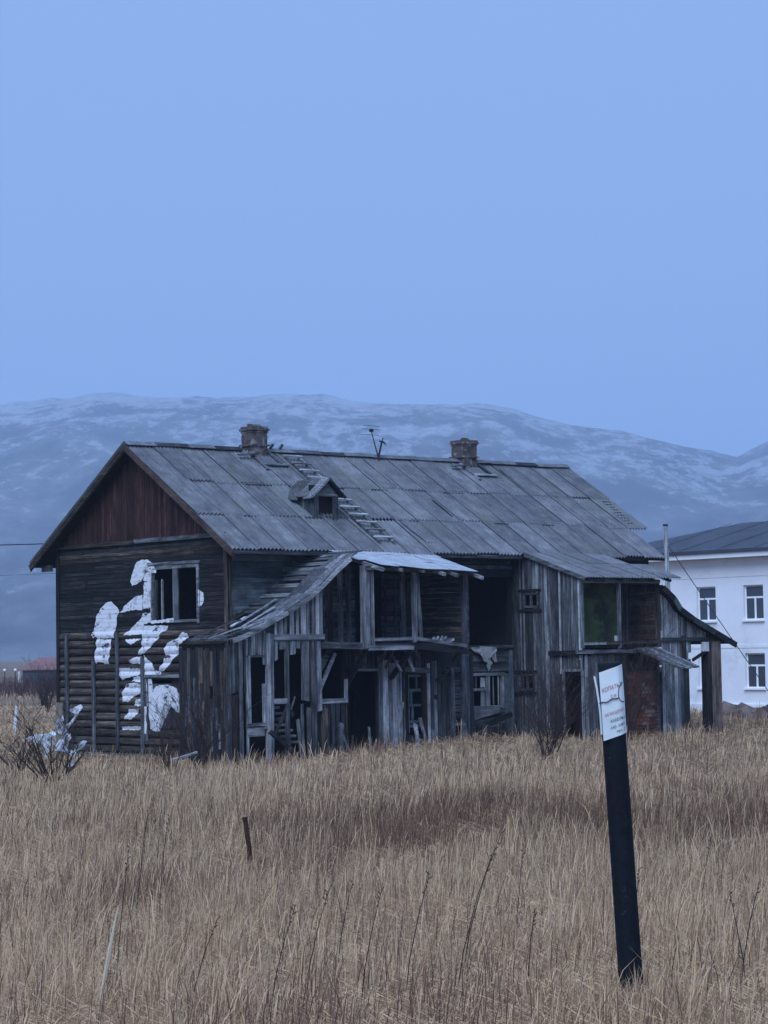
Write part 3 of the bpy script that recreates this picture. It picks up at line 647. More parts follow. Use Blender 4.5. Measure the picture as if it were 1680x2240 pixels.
# --- upper gallery on brackets
ga = MB(); ga.box(3.45, 7.6, -2.35, -.05, 3.16, 3.28)
gal = ga.build('gallery', W('dim', 'x'), house); gal['label'] = 'open upper gallery propped on diagonal brackets, roofed with bright tin'
for (a, b_, z0, z1, t_, yy) in [(3.30, 3.57, 3.14, 5.66, 'grey', YF + .1), (3.66, 3.76, 3.14, 5.66, 'grey', YF + .1), (5.37, 5.49, 3.3, 5.6, 'grey', YF + .08), (7.47, 7.64, 3.05, 5.47, 'grey', YF + .1)]: vboard('post', gal, W(t_, 'z'), a, b_, z0, z1, yy, .13, j(.02))
vboard('post', gal, W('grey', 'z'), 5.60, 5.72, 3.3, 5.55, YF + .05, .09, -.14)
for (xx, y0, t_, z1) in [(3.5, -1.55, 'dim', 5.7), (3.5, -1.15, 'grey', 5.75), (3.5, -.65, 'brown', 5.8), (3.5, -.2, 'dim', 5.9)]: vboard_x('post', gal, W(t_, 'z'), y0 + .08, y0 - .08, 3.3, z1, xx, .1)
for (a, b_, z0, z1, t_) in [(6.16, 6.24, 3.4, 5.1, 'dim'), (6.59, 6.68, 3.4, 5.5, 'dim'), (6.83, 7.04, 3.4, 5.7, 'grey'), (7.12, 7.39, 4.42, 5.28, 'dim')]: vboard('door_casing', gal, W(t_, 'z'), a, b_, z0, z1, -.05, .06)
z = 3.3
while z < 5.7:          # boarded end wall
    ye = -2.3 if z < 5.45 else -1.6
    hboard_x('end_wall_board', gal, W('brown', 'y'), -.05, ye, z, z + .145, 7.55, .03 + j(.01)); z += .158
for (a, za, b_, zb, t_) in [(3.76, 3.40, 5.3, 3.42, 'grey'), (5.45, 3.42, 7.55, 3.16, 'grey')]: bar('floor_edge', gal, W(t_, 'x'), (a, YF, za), (b_, YF, zb), .10, .05)
bar('floor_beam', gal, W('grey', 'x'), (3.5, YF + .02, 3.14), (5.3, YF + .02, 3.14), .14, .1); bar('floor_beam', gal, W('dim', 'x'), (1.7, YF + .1, 3.26), (3.5, YF + .1, 3.2), .2, .1); bar('floor_beam', gal, W('tar', 'x'), (5.3, YF + .08, 3.18), (7.6, YF + .08, 2.98), .16, .1)
for (xt, xb, zb) in [(3.55, 3.55, 1.87), (5.40, 5.49, 2.2), (7.60, 7.46, 2.05)]: bar('bracket', gal, W('dim', 'y'), (xb, -1.2, zb), (xt, YF + .08, 3.1), .14, .12, (-1, -.3, 0))
for k in range(6): bar('floor_scrap', gal, W(rnd.choice(['pale', 'grey']), 'x'), (6.2 + k * .17, -2.2 + j(.1), 3.32), (6.35 + k * .17, -2.25, 3.42 + j(.05)), .08, .03)
def gz_roof(x, y): return 6.36 + (y / 2.9) * (.74 + .05 * max(0, x - 4) ** 1.0 * .9)
cols = [(3.35, 4.35), (4.40, 5.42), (5.46, 6.45), (6.5, 7.6)]; rows = [(-.35, -1.25), (-1.22, -2.1), (-2.05, -2.92)]
for ci, (a, b_) in enumerate(cols):
    for ri, (c, d) in enumerate(rows):
        a2 = a + (.35 if ri == 2 and ci == 0 else 0) + j(.05); b2 = b_ + j(.05); dd = d + (j(.08) if ri == 2 else 0)
        q = [(a2, c, gz_roof(a2, c) + .04 + j(.015)), (b2, c, gz_roof(b2, c) + .04 + j(.015)), (b2, dd, gz_roof(b2, dd) + .045 + j(.025)), (a2, dd, gz_roof(a2, dd) + .045 + j(.025))]
        slab('tin_sheet', gal, M_TIN, q, (0, 0, .012))
for (x_, yy) in [(3.6, -3.0), (4.4, -2.95), (5.35, -2.9), (6.0, -3.15), (6.5, -3.2), (7.5, -3.25)]: bar('rafter', gal, W('grey', 'y'), (x_, -.1, gz_roof(x_, -.1) - .06), (x_, yy, gz_roof(x_, yy) - .07), .10, .10, (1, 0, 0))
bar('roof_plate', gal, W('dim', 'x'), (3.4, YF, 5.6), (7.6, YF, 5.46), .12, .10)
# --- ground-floor wall under the gallery
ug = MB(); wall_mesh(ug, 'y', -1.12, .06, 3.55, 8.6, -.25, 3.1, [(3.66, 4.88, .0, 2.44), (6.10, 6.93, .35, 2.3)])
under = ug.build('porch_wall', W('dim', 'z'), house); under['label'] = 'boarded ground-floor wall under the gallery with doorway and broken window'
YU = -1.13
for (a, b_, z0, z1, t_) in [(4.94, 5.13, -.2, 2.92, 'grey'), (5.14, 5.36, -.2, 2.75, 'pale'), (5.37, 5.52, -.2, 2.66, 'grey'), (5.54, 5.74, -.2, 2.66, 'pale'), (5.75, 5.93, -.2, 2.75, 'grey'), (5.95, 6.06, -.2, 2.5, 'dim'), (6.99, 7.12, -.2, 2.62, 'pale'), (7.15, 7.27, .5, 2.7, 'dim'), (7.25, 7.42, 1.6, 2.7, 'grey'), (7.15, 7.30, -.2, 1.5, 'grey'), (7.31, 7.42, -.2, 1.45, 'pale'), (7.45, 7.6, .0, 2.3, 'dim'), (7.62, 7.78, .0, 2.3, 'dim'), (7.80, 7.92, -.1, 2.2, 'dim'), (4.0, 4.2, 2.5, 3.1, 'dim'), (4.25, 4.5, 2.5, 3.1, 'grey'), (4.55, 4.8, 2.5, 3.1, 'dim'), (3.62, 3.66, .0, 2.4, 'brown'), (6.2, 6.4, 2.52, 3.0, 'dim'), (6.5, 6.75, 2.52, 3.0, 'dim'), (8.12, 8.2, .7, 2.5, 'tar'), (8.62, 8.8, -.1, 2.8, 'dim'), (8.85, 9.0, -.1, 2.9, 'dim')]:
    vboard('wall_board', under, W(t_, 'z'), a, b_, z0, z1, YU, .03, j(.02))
for (a, b_, z0, z1) in [(7.95, 8.08, .2, 2.5), (8.39, 8.56, .0, 2.92)]: vboard('post', under, W('grey', 'z'), a, b_, z0, z1, YU - .02, .12, j(.03))
hboard('door_lintel', under, W('pale', 'x'), 3.95, 4.9, 2.42, 2.50, YU - .02, .05); bar('window_lintel', under, W('grey', 'x'), (6.0, YU - .03, 2.46), (7.06, YU - .03, 2.38), .16, .05)
hboard('shelf', under, W('pale', 'x'), 8.08, 8.5, .6, .68, YU - .02, .12)
for k in range(8): bx('log_end', under, W('dim', 'x'), 8.1, 8.36, YU - .10, YU - .02, .85 + k * .21, 1.02 + k * .21)
pw = MB()
for r in [(6.12, 6.22, .45, 2.28), (6.22, 6.75, 2.2, 2.28), (6.22, 6.72, 1.74, 1.83), (6.22, 6.72, 1.27, 1.34), (6.27, 6.35, 1.34, 1.74), (6.34, 6.39, .84, 1.27), (6.22, 6.72, .74, .83), (6.22, 6.72, .60, .69), (6.52, 6.57, 1.83, 2.2)]: pw.box(r[0], r[1], YU - .03, YU + .03, r[2], r[3])
pwin = pw.build('window', W('blue', 'z'), under); vboard('jamb', pwin, W('red', 'z'), 6.74, 6.90, .2, 2.3, YU - .02, .06)
vboard('jamb', pwin, W('tar', 'z'), 6.06, 6.13, .0, 2.3, YU - .02, .05)

for k in range(8):
    x0 = rnd.uniform(-1.0, 8.6); y0 = rnd.uniform(-2.3, -1.35) if x0 > 3.4 else rnd.uniform(-2.25, -1.5); L = rnd.uniform(.7, 1.9); a_ = rnd.uniform(-.5, .5)
    bar('leaning_board', under, W(rnd.choice(['dim', 'grey', 'grey', 'brown', 'pale']), 'z'), (x0, y0, -.2), (x0 + L * math.sin(a_), y0 + rnd.uniform(0, .4), -.2 + L * math.cos(a_)), rnd.uniform(.07, .16), .03)
for k in range(9):
    x0 = rnd.uniform(3.7, 7.4); bar('hanging_board', under, W(rnd.choice(['dim', 'grey', 'pale']), 'z'), (x0, rnd.uniform(-2.2, -1.3), 3.1), (x0 + j(.15), rnd.uniform(-2.2, -1.3), 3.1 - rnd.uniform(.25, .8)), rnd.uniform(.08, .15), .025)
# --- right-hand stair tower
tw = MB(); tw.box(11.95, 15.6, -3.25, -.05, 3.02, 3.12); tw.box(12.0, 15.6, -.16, -.06, -.1, 5.9)
tower = tw.build('stair_tower', M_DARK, house); tower['label'] = 'square boarded stair tower with open upper front and slate shed roof'
TX = 11.9
def shed_z(y): return 6.27 + (y + .6) / 3.05 * .97
back = MB(); wall_mesh(back, 'x', TX, .05, -3.28, -.02, -.25, 5.15, [(-1.25, -.68, 4.47, 4.83), (-1.01, -.41, 1.71, 2.12), (-3.24, -2.46, -.1, 2.26)]); side = back.build('side_wall', M_DARK, tower)
y = -.02; i = 0
while y > -3.25:
    wd = rnd.uniform(.13, .22); y2 = max(y - wd, -3.3); ym = (y + y2) / 2
    holes = []
    if -1.3 < ym < -.62: holes.append((4.40, 4.9))
    if -1.06 < ym < -.36: holes.append((1.66, 2.16))
    if ym < -2.44: holes.append((-1, 2.28))
    cur = -.25; top = shed_z(y) - .1; segs = []
    for (h0, h1) in sorted(holes):
        if h0 > cur: segs.append((cur, h0))
        cur = h1
    segs.append((cur, top))
    tone = rnd.choice(['dim', 'grey', 'dim', 'dim', 'grey', 'dim'])
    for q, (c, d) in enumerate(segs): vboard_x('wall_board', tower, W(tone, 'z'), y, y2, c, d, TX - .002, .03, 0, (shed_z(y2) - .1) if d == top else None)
    y = y2 - rnd.uniform(.004, .03); i += 1
for yy in (-.2, -.55, -1.52, -2.0, -2.33, -2.62, -2.92, -3.22): vboard_x('batten', tower, W(rnd.choice(['grey', 'grey', 'pale', 'dim']), 'z'), yy + .03, yy - .03, 3.0 + j(.5) if yy < -2.4 else rnd.choice([-.1, 2.2, 2.9]), shed_z(yy) - .15, TX - .03, .025)
for (nm, y0, y1, z0, z1) in [('window', -.60, -1.33, 4.40, 4.90), ('window', -.34, -1.08, 1.64, 2.19)]:
    wm = MB()
    for r in [(y0, y0 - .07, z0, z1), (y1 + .07, y1, z0, z1), (y0, y1, z1 - .07, z1), (y0, y1, z0, z0 + .07), ((y0 + y1) / 2 + .03, (y0 + y1) / 2 - .03, z0, z1)]: wm.box(TX - .06, TX + .02, r[1], r[0], r[2], r[3])
    wn = wm.build(nm, W('dim', 'y'), tower); hboard_x('sill', wn, W('tar', 'y'), y0 + .2, y1 - .12, z0 - .13, z0 - .04, TX - .03, .06); hboard_x('head', wn, W('tar', 'y'), y0 + .2, y1 - .12, z1 + .04, z1 + .13, TX - .03, .04)
dr = MB(); dr.box(TX - .05, TX + .02, -2.46, -2.38, -.2, 2.32); dr.box(TX - .05, TX + .02, -3.32, -3.25, -.2, 2.32); dr.box(TX - .05, TX + .02, -3.25, -2.46, 2.26, 2.34)
dw = dr.build('door_frame', W('grey', 'z'), tower); bx('door_inside', dw, W('red', 'z'), TX + .8, TX + .84, -3.2, -2.0, -.1, 2.4)
# upper front
for (a, b_, t_) in [(11.86, 11.98, 'grey'), (13.64, 13.74, 'grey'), (15.50, 15.64, 'brown')]: vboard('post', tower, W(t_, 'z'), a, b_, 3.0, 5.28, -3.22, .10)
hboard('roof_plate', tower, W('grey', 'x'), 11.86, 15.66, 5.16, 5.30, -3.25, .08)
hboard('floor_edge', tower, W('pale', 'x'), 11.96, 13.0, 3.12, 3.20, -3.27, .06); hboard('floor_edge', tower, W('brown', 'x'), 13.0, 15.5, 3.14, 3.24, -3.27, .06)
hboard('floor_beam', tower, W('grey', 'x'), 11.6, 15.6, 2.84, 2.96, -3.28, .09); hboard_x('floor_beam', tower, W('tar', 'y'), -1.85, -3.36, 2.80, 2.95, TX - .03, .12)
bx('green_wall', tower, M_GREEN, 13.0, 14.8, -2.10, -2.0, 3.12, 5.6)
bx('white_scrap', tower, M_WPAINT, 12.0, 12.2, -3.0, -2.96, 4.18, 4.32); bx('white_scrap', tower, M_WPAINT, 13.72, 13.95, -3.1, -3.0, 3.24, 3.42)
for k in range(6): vboard('inner_board', tower, W('brown' if k % 2 else 'dim', 'z'), 14.82 + k * .13, 14.94 + k * .13, 3.12, 5.5, -2.0, .03)
z = 3.14
while z < 5.5: hboard_x('inner_board', tower, W('red' if rnd.random() < .5 else 'brown', 'y'), -3.15, -.1, z, z + .15, 15.55, .03); z += .16
m = MB(); m.box(15.55, 15.62, -3.25, -.05, -.2, 5.2); m.build('end_wall', W('dim', 'y'), tower)
for k in range(6): vboard('inner_board', tower, W('dim', 'z'), 12.0 + k * .17, 12.16 + k * .17, 3.12, 5.6, -2.0, .03)
# ground floor front: boards, brick infill
for (a, b_, z0, z1, t_) in [(12.0, 12.16, -.2, 2.8, 'grey'), (12.17, 12.32, -.2, 2.75, 'grey'), (12.34, 12.6, -.2, 2.8, 'dim'), (12.62, 12.85, -.2, 2.8, 'dim'), (12.87, 13.1, -.2, 2.8, 'dim'), (13.12, 13.4, -.2, 2.8, 'brown'), (13.42, 13.7, -.2, 2.8, 'dim'), (13.72, 14.0, -.2, 2.8, 'brown')]: vboard('wall_board', tower, W(t_, 'z'), a, b_, z0, z1, -3.25, .03)
m = MB(); m.box(14.0, 15.6, -3.1, -3.0, -.2, 2.85); brick = m.build('brick_infill', plain('mortar', (.10, .085, .075), .95), tower)
bme = []
for mt_ in M_BRICKS:
    mm = MB(); mm.box(0, .245, -.05, 0, 0, .115); me = bpy.data.meshes.new('brick'); me.from_pydata(mm.v, [], mm.f); me.materials.append(mt_); bme.append(me)
rw = 0; z = -.1
while z < 2.2:
    x = 14.03 - (.13 if rw % 2 else 0)
    while x < 15.45:
        if x > 13.98 and rnd.random() > .04:
            hi = x > 14.75
            o = link('brick', bme[rnd.choice([0, 1, 2, 4, 1, 0]) if not hi else rnd.choice([0, 1, 3, 3, 2, 4])], None, brick); o.location = (x, -3.1 + j(.012), z + j(.004))
        x += .26
    z += .13; rw += 1
hboard('lintel_board', tower, W('tar', 'x'), 13.9, 15.6, 2.22, 2.84, -3.12, .06); vboard('post', tower, W('tar', 'z'), 15.62, 15.78, -.2, 2.2, -3.2, .1)
# shed roof
def shed_sheet(): return sheet_mesh('shed_sheet', SW * 1.0 + .04, 1.72, 7, .02)
me1 = shed_sheet(); sang = math.atan(.97 / 3.05)
for ci, yb in enumerate((-3.65, -2.05)):
    for k in range(5):
        if ci == 1 and k == 4: continue
        o = link('shed_sheet', me1, None, tower); xx = 11.72 + k * .92 + (.0 if ci else 0)
        o.location = (xx + j(.01), yb, shed_z(yb) + .035 + ci * .012 + j(.004)); o.rotation_euler = (sang - ci * .004, 0, j(.008)); o.scale = (.93, 1, 1)
bar('shed_barge', tower, W('grey', 'y'), (11.74, -.3, shed_z(-.3) - .02), (11.74, -3.66, shed_z(-3.66) - .02), .12, .03, (-1, 0, 0))
for k in range(6): bar('rafter', tower, W('dim', 'y'), (11.95 + k * .78, -.1, shed_z(-.1) - .08), (11.95 + k * .78, -3.6, shed_z(-3.6) - .08), .09, .09, (1, 0, 0))
# canopy boards leaning forward from the tower front
for k, t_ in enumerate(('grey', 'grey', 'dim', 'grey', 'grey', 'dim', 'grey')): bar('canopy_board', tower, W(t_, 'y'), (14.4 + k * .17, -3.3, 2.96 + j(.015)), (14.42 + k * .17, -5.15 + j(.08), 2.30 + j(.02)), .16, .05, (0, 0, 1))

# --- far stair porch with swept roof
fp = MB(); fp.box(15.7, 16.9, -3.2, -.1, -.3, -.1)
far = fp.build('stair_porch', M_DARK, house); far['label'] = 'stair porch with swept dark roof and thick brown pillar'
RX = [15.5, 16.05, 16.34, 17.01, 18.04, 19.15]; RZ = [5.05, 4.67, 4.32, 3.97, 3.54, 3.08]
def rz_(x): return float(np.interp(x, RX, RZ))
for i_, (a, b_) in enumerate(zip(RX[:-1], RX[1:])):
    slab('roof_panel', far, W('tar', 'x'), [(a, -3.6, rz_(a)), (b_ + .03, -3.6, rz_(b_)), (b_ + .03, -1.2, rz_(b_)), (a, -1.2, rz_(a))], (0, 0, .05))
    bar('fascia_board', far, W('dkgreen' if i_ % 2 else 'tar', 'x'), (a, -3.61, rz_(a) - .05), (b_, -3.61, rz_(b_) - .05), .2, .03)
x = 15.68
while x < 17.9:
    wd = rnd.uniform(.12, .17); zt = rz_(x) - .12; ztr = rz_(x + wd) - .12
    if zt > 3.4: vboard('wall_board', far, W(rnd.choice(['pale', 'grey', 'grey']), 'z'), x, x + wd, 3.3, zt, -3.3, .03, 0, ztr)
    x += wd + .02
x = 15.68
while x < 16.62:
    wd = rnd.uniform(.11, .16); vboard('wall_board', far, W(rnd.choice(['pale', 'grey', 'pale']), 'z'), x, x + wd, -.25, 3.2, -3.3, .03, j(.01)); x += wd + .012
hboard('beam', far, W('dim', 'x'), 15.66, 18.35, 3.19, 3.33, -3.33, .06)
vboard('post', far, W('brown', 'z'), 16.66, 16.84, 2.3, 3.4, -3.3, .08); vboard('post', far, W('dkgreen', 'z'), 16.68, 17.08, -.2, 2.3, -3.2, .06)
for (a, b_, z0, z1) in [(16.86, 17.0, 2.55, 3.2), (17.02, 17.14, 2.8, 3.2), (16.95, 17.1, 2.3, 2.6)]: vboard('broken_board', far, W('grey', 'z'), a, b_, z0, z1, -3.3, .03)
pm = MB(); pm.box(17.97, 18.45, -3.5, -3.05, -.3, 3.2); pil = pm.build('pillar', W('brown', 'z'), far); PBR = wood('wood_pillar', (.05, .035, .03), (.13, .095, .08), (.22, .17, .15))
for k in range(3): vboard('pillar_board', pil, PBR, 17.97 + k * .16, 18.12 + k * .16, -.2, 3.15, -3.5, .025)
vboard_x('pillar_board', pil, W('tar', 'z'), -3.05, -3.5, -.2, 3.15, 17.96, .02)
bx('white_block', far, M_WPAINT, 17.66, 18.1, -3.42, -3.3, 2.84, 3.16)
bar('brace', far, W('tar', 'x'), (17.2, -3.3, 2.55), (17.9, -3.3, 2.85), .1, .06)

# ------------------------------------------------------------------ things on and around the house
def H(x, y, z): 
    c, s = math.cos(HA), math.sin(HA); return Vector((HC.x + c * x - s * y, HC.y + s * x + c * y, HC.z + z))
# roof ladder
lad = empty('ladder', HC, HA); tag(lad, 'long weathered wooden ladder lying on the slate roof beside the dormer', 'ladder')
def on_roof(x, y, d=.10): return (x, y, roof_z(y) + d)
for x_ in (5.67, 6.26):
    for (ya, yb) in [(4.45, 2.0), (2.05, -.45)]: bar('rail', lad, W('grey', 'y'), on_roof(x_ + j(.02), ya), on_roof(x_ + j(.02), yb), .07, .06, (0, 0, 1))
yy = 4.3
while yy > -.4:
    bar('rung', lad, W('pale', 'x'), on_roof(5.58, yy, .17), on_roof(6.38, yy + j(.03), .17), .10, .045, (0, -.4, 1)); yy -= .42
# antenna
an = empty('antenna', HC, HA); tag(an, 'bent rusty television antenna mast standing on the roof ridge', 'antenna')
mm = MB(); mm.tube([(9.93, 4.6, 9.5), (10.05, 4.6, 9.95), (10.19, 4.62, 10.36)], [.045, .04, .035]); mm.tube([(10.19, 4.62, 10.36), (10.25, 4.62, 10.48)], .02); mm.build('mast', M_WIRE, an)
mm = MB(); mm.tube([(10.0, 4.6, 9.78), (9.86, 4.62, 10.25), (9.72, 4.63, 10.70)], [.03, .022, .016]); mm.build('side_mast', M_WIRE, an)
mm = MB(); mm.tube([(9.66, 4.63, 10.72), (9.78, 4.63, 10.73)], [.06, .06]); mm.build('junction_box', M_WIRE, an)
mm = MB(); mm.tube([(10.08, 4.62, 10.36), (10.19, 4.62, 10.36), (10.30, 4.6, 10.31), (10.33, 4.6, 10.24)], [.03, .04, .03, .02]); mm.build('clamp', M_WIRE, an)
for k, (z_, a, b_) in enumerate([(10.90, 9.4, 10.1), (10.78, 9.35, 10.12), (10.58, 9.25, 10.05)]):
    mm = MB(); mm.tube([(a, 4.7, z_), (b_, 4.6, z_ - .02)], .009, 4); mm.build('dipole', M_WIRE, an)
# torn cloth hanging under the recess floor
cl = []
poly = [(9.86, 3.10), (10.3, 3.14), (11.05, 3.10), (10.98, 2.98), (10.90, 2.95), (11.0, 2.62), (10.93, 2.60), (10.70, 2.84), (10.62, 2.86), (10.74, 2.58), (10.68, 2.30), (10.65, 2.30), (10.56, 2.60), (10.50, 2.90), (10.40, 2.86), (10.33, 2.70), (10.22, 2.88), (10.0, 2.96)]
bm = bmesh.new(); bm.faces.new([bm.verts.new((x_, -.16, z_)) for x_, z_ in poly]); bmesh.ops.triangulate(bm, faces=bm.faces[:]); bmesh.ops.subdivide_edges(bm, edges=bm.edges[:], cuts=2)
for v in bm.verts: v.co.y += .05 * math.sin(v.co.x * 17 + v.co.z * 9) + .03 * math.sin(v.co.z * 31)
me = bpy.data.meshes.new('torn_cloth'); bm.to_mesh(me); bm.free(); o = link('torn_cloth', me, M_CLOTH); o.location = HC; o.rotation_euler = (0, 0, HA)
md = o.modifiers.new('t', 'SOLIDIFY'); md.thickness = .012
tag(o, 'torn pale grey cloth hanging in points above the barred ground-floor window', 'cloth')
o = bar('fallen_plank', None, W('tar', 'x'), (9.85, -.35, .42), (11.5, -.30, .86), .17, .05); o.location = HC; o.rotation_euler = (0, 0, HA); tag(o, 'dark plank slanting below the barred ground-floor window', 'plank')
o = bar('fallen_beam', None, W('tar', 'x'), (-.62, -2.75, .75), (.35, -3.1, -.15), .12, .1); o.location = HC; o.rotation_euler = (0, 0, HA); tag(o, 'broken dark beam propped in front of the stair porch doorway', 'beam')

# ------------------------------------------------------------------ white building
XW = 35.6
wb = empty('apartment_building', H(XW, 4, 0), HA); tag(wb, 'white limewashed two-storey building with dark hipped metal roof behind the wooden house', 'building')
WY0, WY1, WD = -18.0, 15.0, 11.0       # own axes: x into the building, y along the facade
WZ = [4.10, 1.12]; wins = []
cy = 12.27 - 4
ys = []
y = cy + 2.73 * 2
while y > WY0 + 1: ys.append(y); y -= 2.73
holes = [(yc - .56, yc + .56, z0, z0 + 1.53) for yc in ys for z0 in WZ]
m = MB(); wall_mesh(m, 'x', 0, .5, WY0, WY1, -.5, 6.85, holes); m.box(.5, WD, WY1 - .4, WY1, -.5, 6.85); m.box(.5, WD, WY0, WY0 + .4, -.5, 6.85); m.box(WD - .4, WD, WY0 + .4, WY1 - .4, -.5, 6.85); m.box(.5, WD - .4, WY0 + .4, WY1 - .4, 6.6, 6.8)
wall = m.build('wall', M_PLASTER, wb)
m = MB(); m.box(-.02, -.002, WY0, WY1, 6.02, 6.5); m.build('cornice_band', M_PLASTER, wall)
m = MB(); m.box(-.02, -.002, WY0, WY1, 2.88, 3.02); m.build('string_course', M_PLASTER, wall)
m = MB(); m.box(-.08, -.002, WY0, WY1, -.5, .42); m.build('plinth', M_PLASTER, wall)
m = MB(); m.box(-.62, WD + .6, WY0 - .6, WY1 + .6, 6.86, 7.08); m.build('eave_soffit', M_PLASTER, wb)
e = .72; a = (-e, WY0 - e); z0, z1 = 7.09, 8.75
rv = [(-e, WY0 - e, z0), (-e, WY1 + e, z0), (WD + e, WY1 + e, z0), (WD + e, WY0 - e, z0), (WD / 2, WY0 + 5.2, z1), (WD / 2, WY1 - 4.2, z1), (-e, WY0 - e, z0 + .13), (-e, WY1 + e, z0 + .13), (WD + e, WY1 + e, z0 + .13), (WD + e, WY0 - e, z0 + .13)]
meshobj('roof', rv, [[3, 2, 1, 0], [6, 4, 5, 7], [7, 5, 8], [8, 5, 4, 9], [9, 4, 6], [0, 1, 7, 6], [1, 2, 8, 7], [2, 3, 9, 8], [3, 0, 6, 9]][:], M_ROOFMETAL, wb)
rf = wb.children[-1]
for k in range(22):      # standing seams
    yy = WY1 - 3.6 - k * 2.2
    if yy < WY0 + 4.6: break
    bar('roof_seam', rf, M_ROOFMETAL, (-e, yy, z0 + .14), (WD / 2, yy, z1 + .01), .03, .012, (0, 0, 1))
fm = MB(); fw_, fh = 1.12, 1.53
for r in [(-.56, -.50, 0, fh), (.50, .56, 0, fh), (-.50, .50, 0, .06), (-.50, .50, fh - .06, fh), (-.50, .50, .95, 1.03), (-.045, .045, .06, .95)]: fm.box(.12, .20, r[0], r[1], r[2], r[3])
fme = bpy.data.meshes.new('window'); fme.from_pydata(fm.v, [], fm.f); fme.materials.append(M_TRIM)
def pane_mesh(a, b_, c, d):
    q = MB(); q.box(.15, .17, a, b_, c, d); me_ = bpy.data.meshes.new('pane'); me_.from_pydata(q.v, [], q.f); me_.materials.append(M_GLASS); return me_
panes = [pane_mesh(-.50, .50, 1.03, fh - .06), pane_mesh(-.50, -.045, .06, .95), pane_mesh(.045, .50, .06, .95)]
q = MB(); q.box(-.10, .13, -.62, .62, -.07, -.003); sme = bpy.data.meshes.new('sill'); sme.from_pydata(q.v, [], q.f); sme.materials.append(M_TRIM)
q = MB(); q.box(.34, .36, -.54, .54, .02, 1.5); cme = bpy.data.meshes.new('curtain'); cme.from_pydata(q.v, [], q.f); cme.materials.append(plain('curtain', (.10, .10, .115), .9, 0, .4, 3))
for yc in ys:
    for z_ in WZ:
        wo = link('window', fme, None, wb); wo.location = (0, yc, z_)
        for pm_ in panes: link('pane', pm_, None, wo)
        link('sill', sme, None, wo); link('curtain', cme, None, wo)

# ------------------------------------------------------------------ poles and wires
def pole(name, base, top, r0, r1, mat, label, cat, n=10):
    e_ = empty(name, base); mm = MB(); b = Vector(base); t = Vector(top) - b; mm.tube([(0, 0, -.4), t * .5, t], [r0, (r0 + r1) / 2, r1], n)
    mm.build('shaft', mat, e_, True); return tag(e_, label, cat)
up = pole('utility_pole', (12.25, 98, -1.75), (12.12, 98, 6.75), .13, .10, W('grey', 'z'), 'grey timber utility pole rising behind the end of the slate roof', 'pole')
mm = MB(); mm.tube([(-.13, 0, 8.42), (-.13, 0, 8.50)], .115, 10); mm.build('pole_cap', M_WIRE, up)
def wire(name, a, b, sag, r, label):
    a = Vector(a); b = Vector(b); mm = MB(); mm.tube([a + (b - a) * t - Vector((0, 0, sag * 4 * t * (1 - t))) for t in [i / 16 for i in range(17)]], r, 5)
    return tag(mm.build(name, M_WIRE, None, True), label, 'cable')
wire('guy_wire', (12.1, 98, 6.0), (16.9, 96, -1.75), .05, .018, 'thin steel guy wire slanting down across the white wall')
wire('overhead_cable', (-60, 86, 6.5), tuple(H(1.5, 9.7, 6.9)), .3, .018, 'upper black overhead cable meeting the roof edge')
wire('overhead_cable', (-60, 86, 5.1), tuple(H(1.5, 9.7, 5.9)), .4, .006, 'lower thin overhead cable passing under the roof edge')

# ------------------------------------------------------------------ leaning sign post
PB_, PT_ = Vector((1.036, 9.74, -.35)), Vector((.938, 9.623, 1.526))
sgn = empty('sign_post', (PB_.x, PB_.y, 0)); tag(sgn, 'leaning black post wrapped with a white cable warning sign', 'sign post')
sgn.location = PB_
ax = (PT_ - PB_); Lp = ax.length; axn = ax.normalized()
fx = Vector((1, 0, 0)); fx = (fx - axn * fx.dot(axn)).normalized(); fy = axn.cross(fx)      # fy points away from the viewer
def PP(u, v, r):      # u: arc angle (0 = towards the viewer, + to the right), v: length up the post
    return axn * v + fx * (math.sin(u) * r) - fy * (math.cos(u) * r)
mm = MB(); n_ = 24
rr = .0495
ringv = [.0, .3, .6, .9, 1.2, 1.5, Lp - .008, Lp]; k0 = 0
for v_ in ringv:
    for q in range(n_): mm.v.append(tuple(PP(2 * math.pi * q / n_, v_, rr * (1.06 - .06 * v_ / Lp) - (.006 if v_ == Lp else 0))))
for i_ in range(len(ringv) - 1):
    for q in range(n_): mm.f.append([i_ * n_ + q, i_ * n_ + (q + 1) % n_, (i_ + 1) * n_ + (q + 1) % n_, (i_ + 1) * n_ + q])
mm.f.append([(len(ringv) - 1) * n_ + q for q in range(n_)])
mm.build('post', M_POST, sgn, True)
RS = .0535; V0, V1 = Lp - .318, Lp - .030; SL = 0
def sign_pt(s, v, r):
    x_ = s * .765; dp = r + .002 - 1.6 * max(0, x_ - .02) ** 2 / .05 - .9 * max(0, -x_ - .03) ** 2 / .05 + .0025 * math.sin(v * 23)
    return axn * (v + .285 * x_ + .008) + fx * (x_ + .001) - fy * dp
us = [-.066 + .132 * i_ / 20 for i_ in range(21)]; mm = MB(); vsn = [V0 + (V1 - V0) * i_ / 6 for i_ in range(7)]
for rad in (RS, RS - .0015):
    for v_ in vsn:
        for u_ in us: mm.v.append(tuple(sign_pt(u_, v_, rad + .0015 * math.sin(v_ * 40 + u_ * 30))))
nu, nv = len(us), len(vsn)
for L_ in (0, 1):
    for i_ in range(nv - 1):
        for q in range(nu - 1):
            f = [L_ * nu * nv + i_ * nu + q, L_ * nu * nv + i_ * nu + q + 1, L_ * nu * nv + (i_ + 1) * nu + q + 1, L_ * nu * nv + (i_ + 1) * nu + q]; mm.f.append(f if L_ == 0 else f[::-1])
sign = mm.build('sign', M_SIGN, sgn, True)
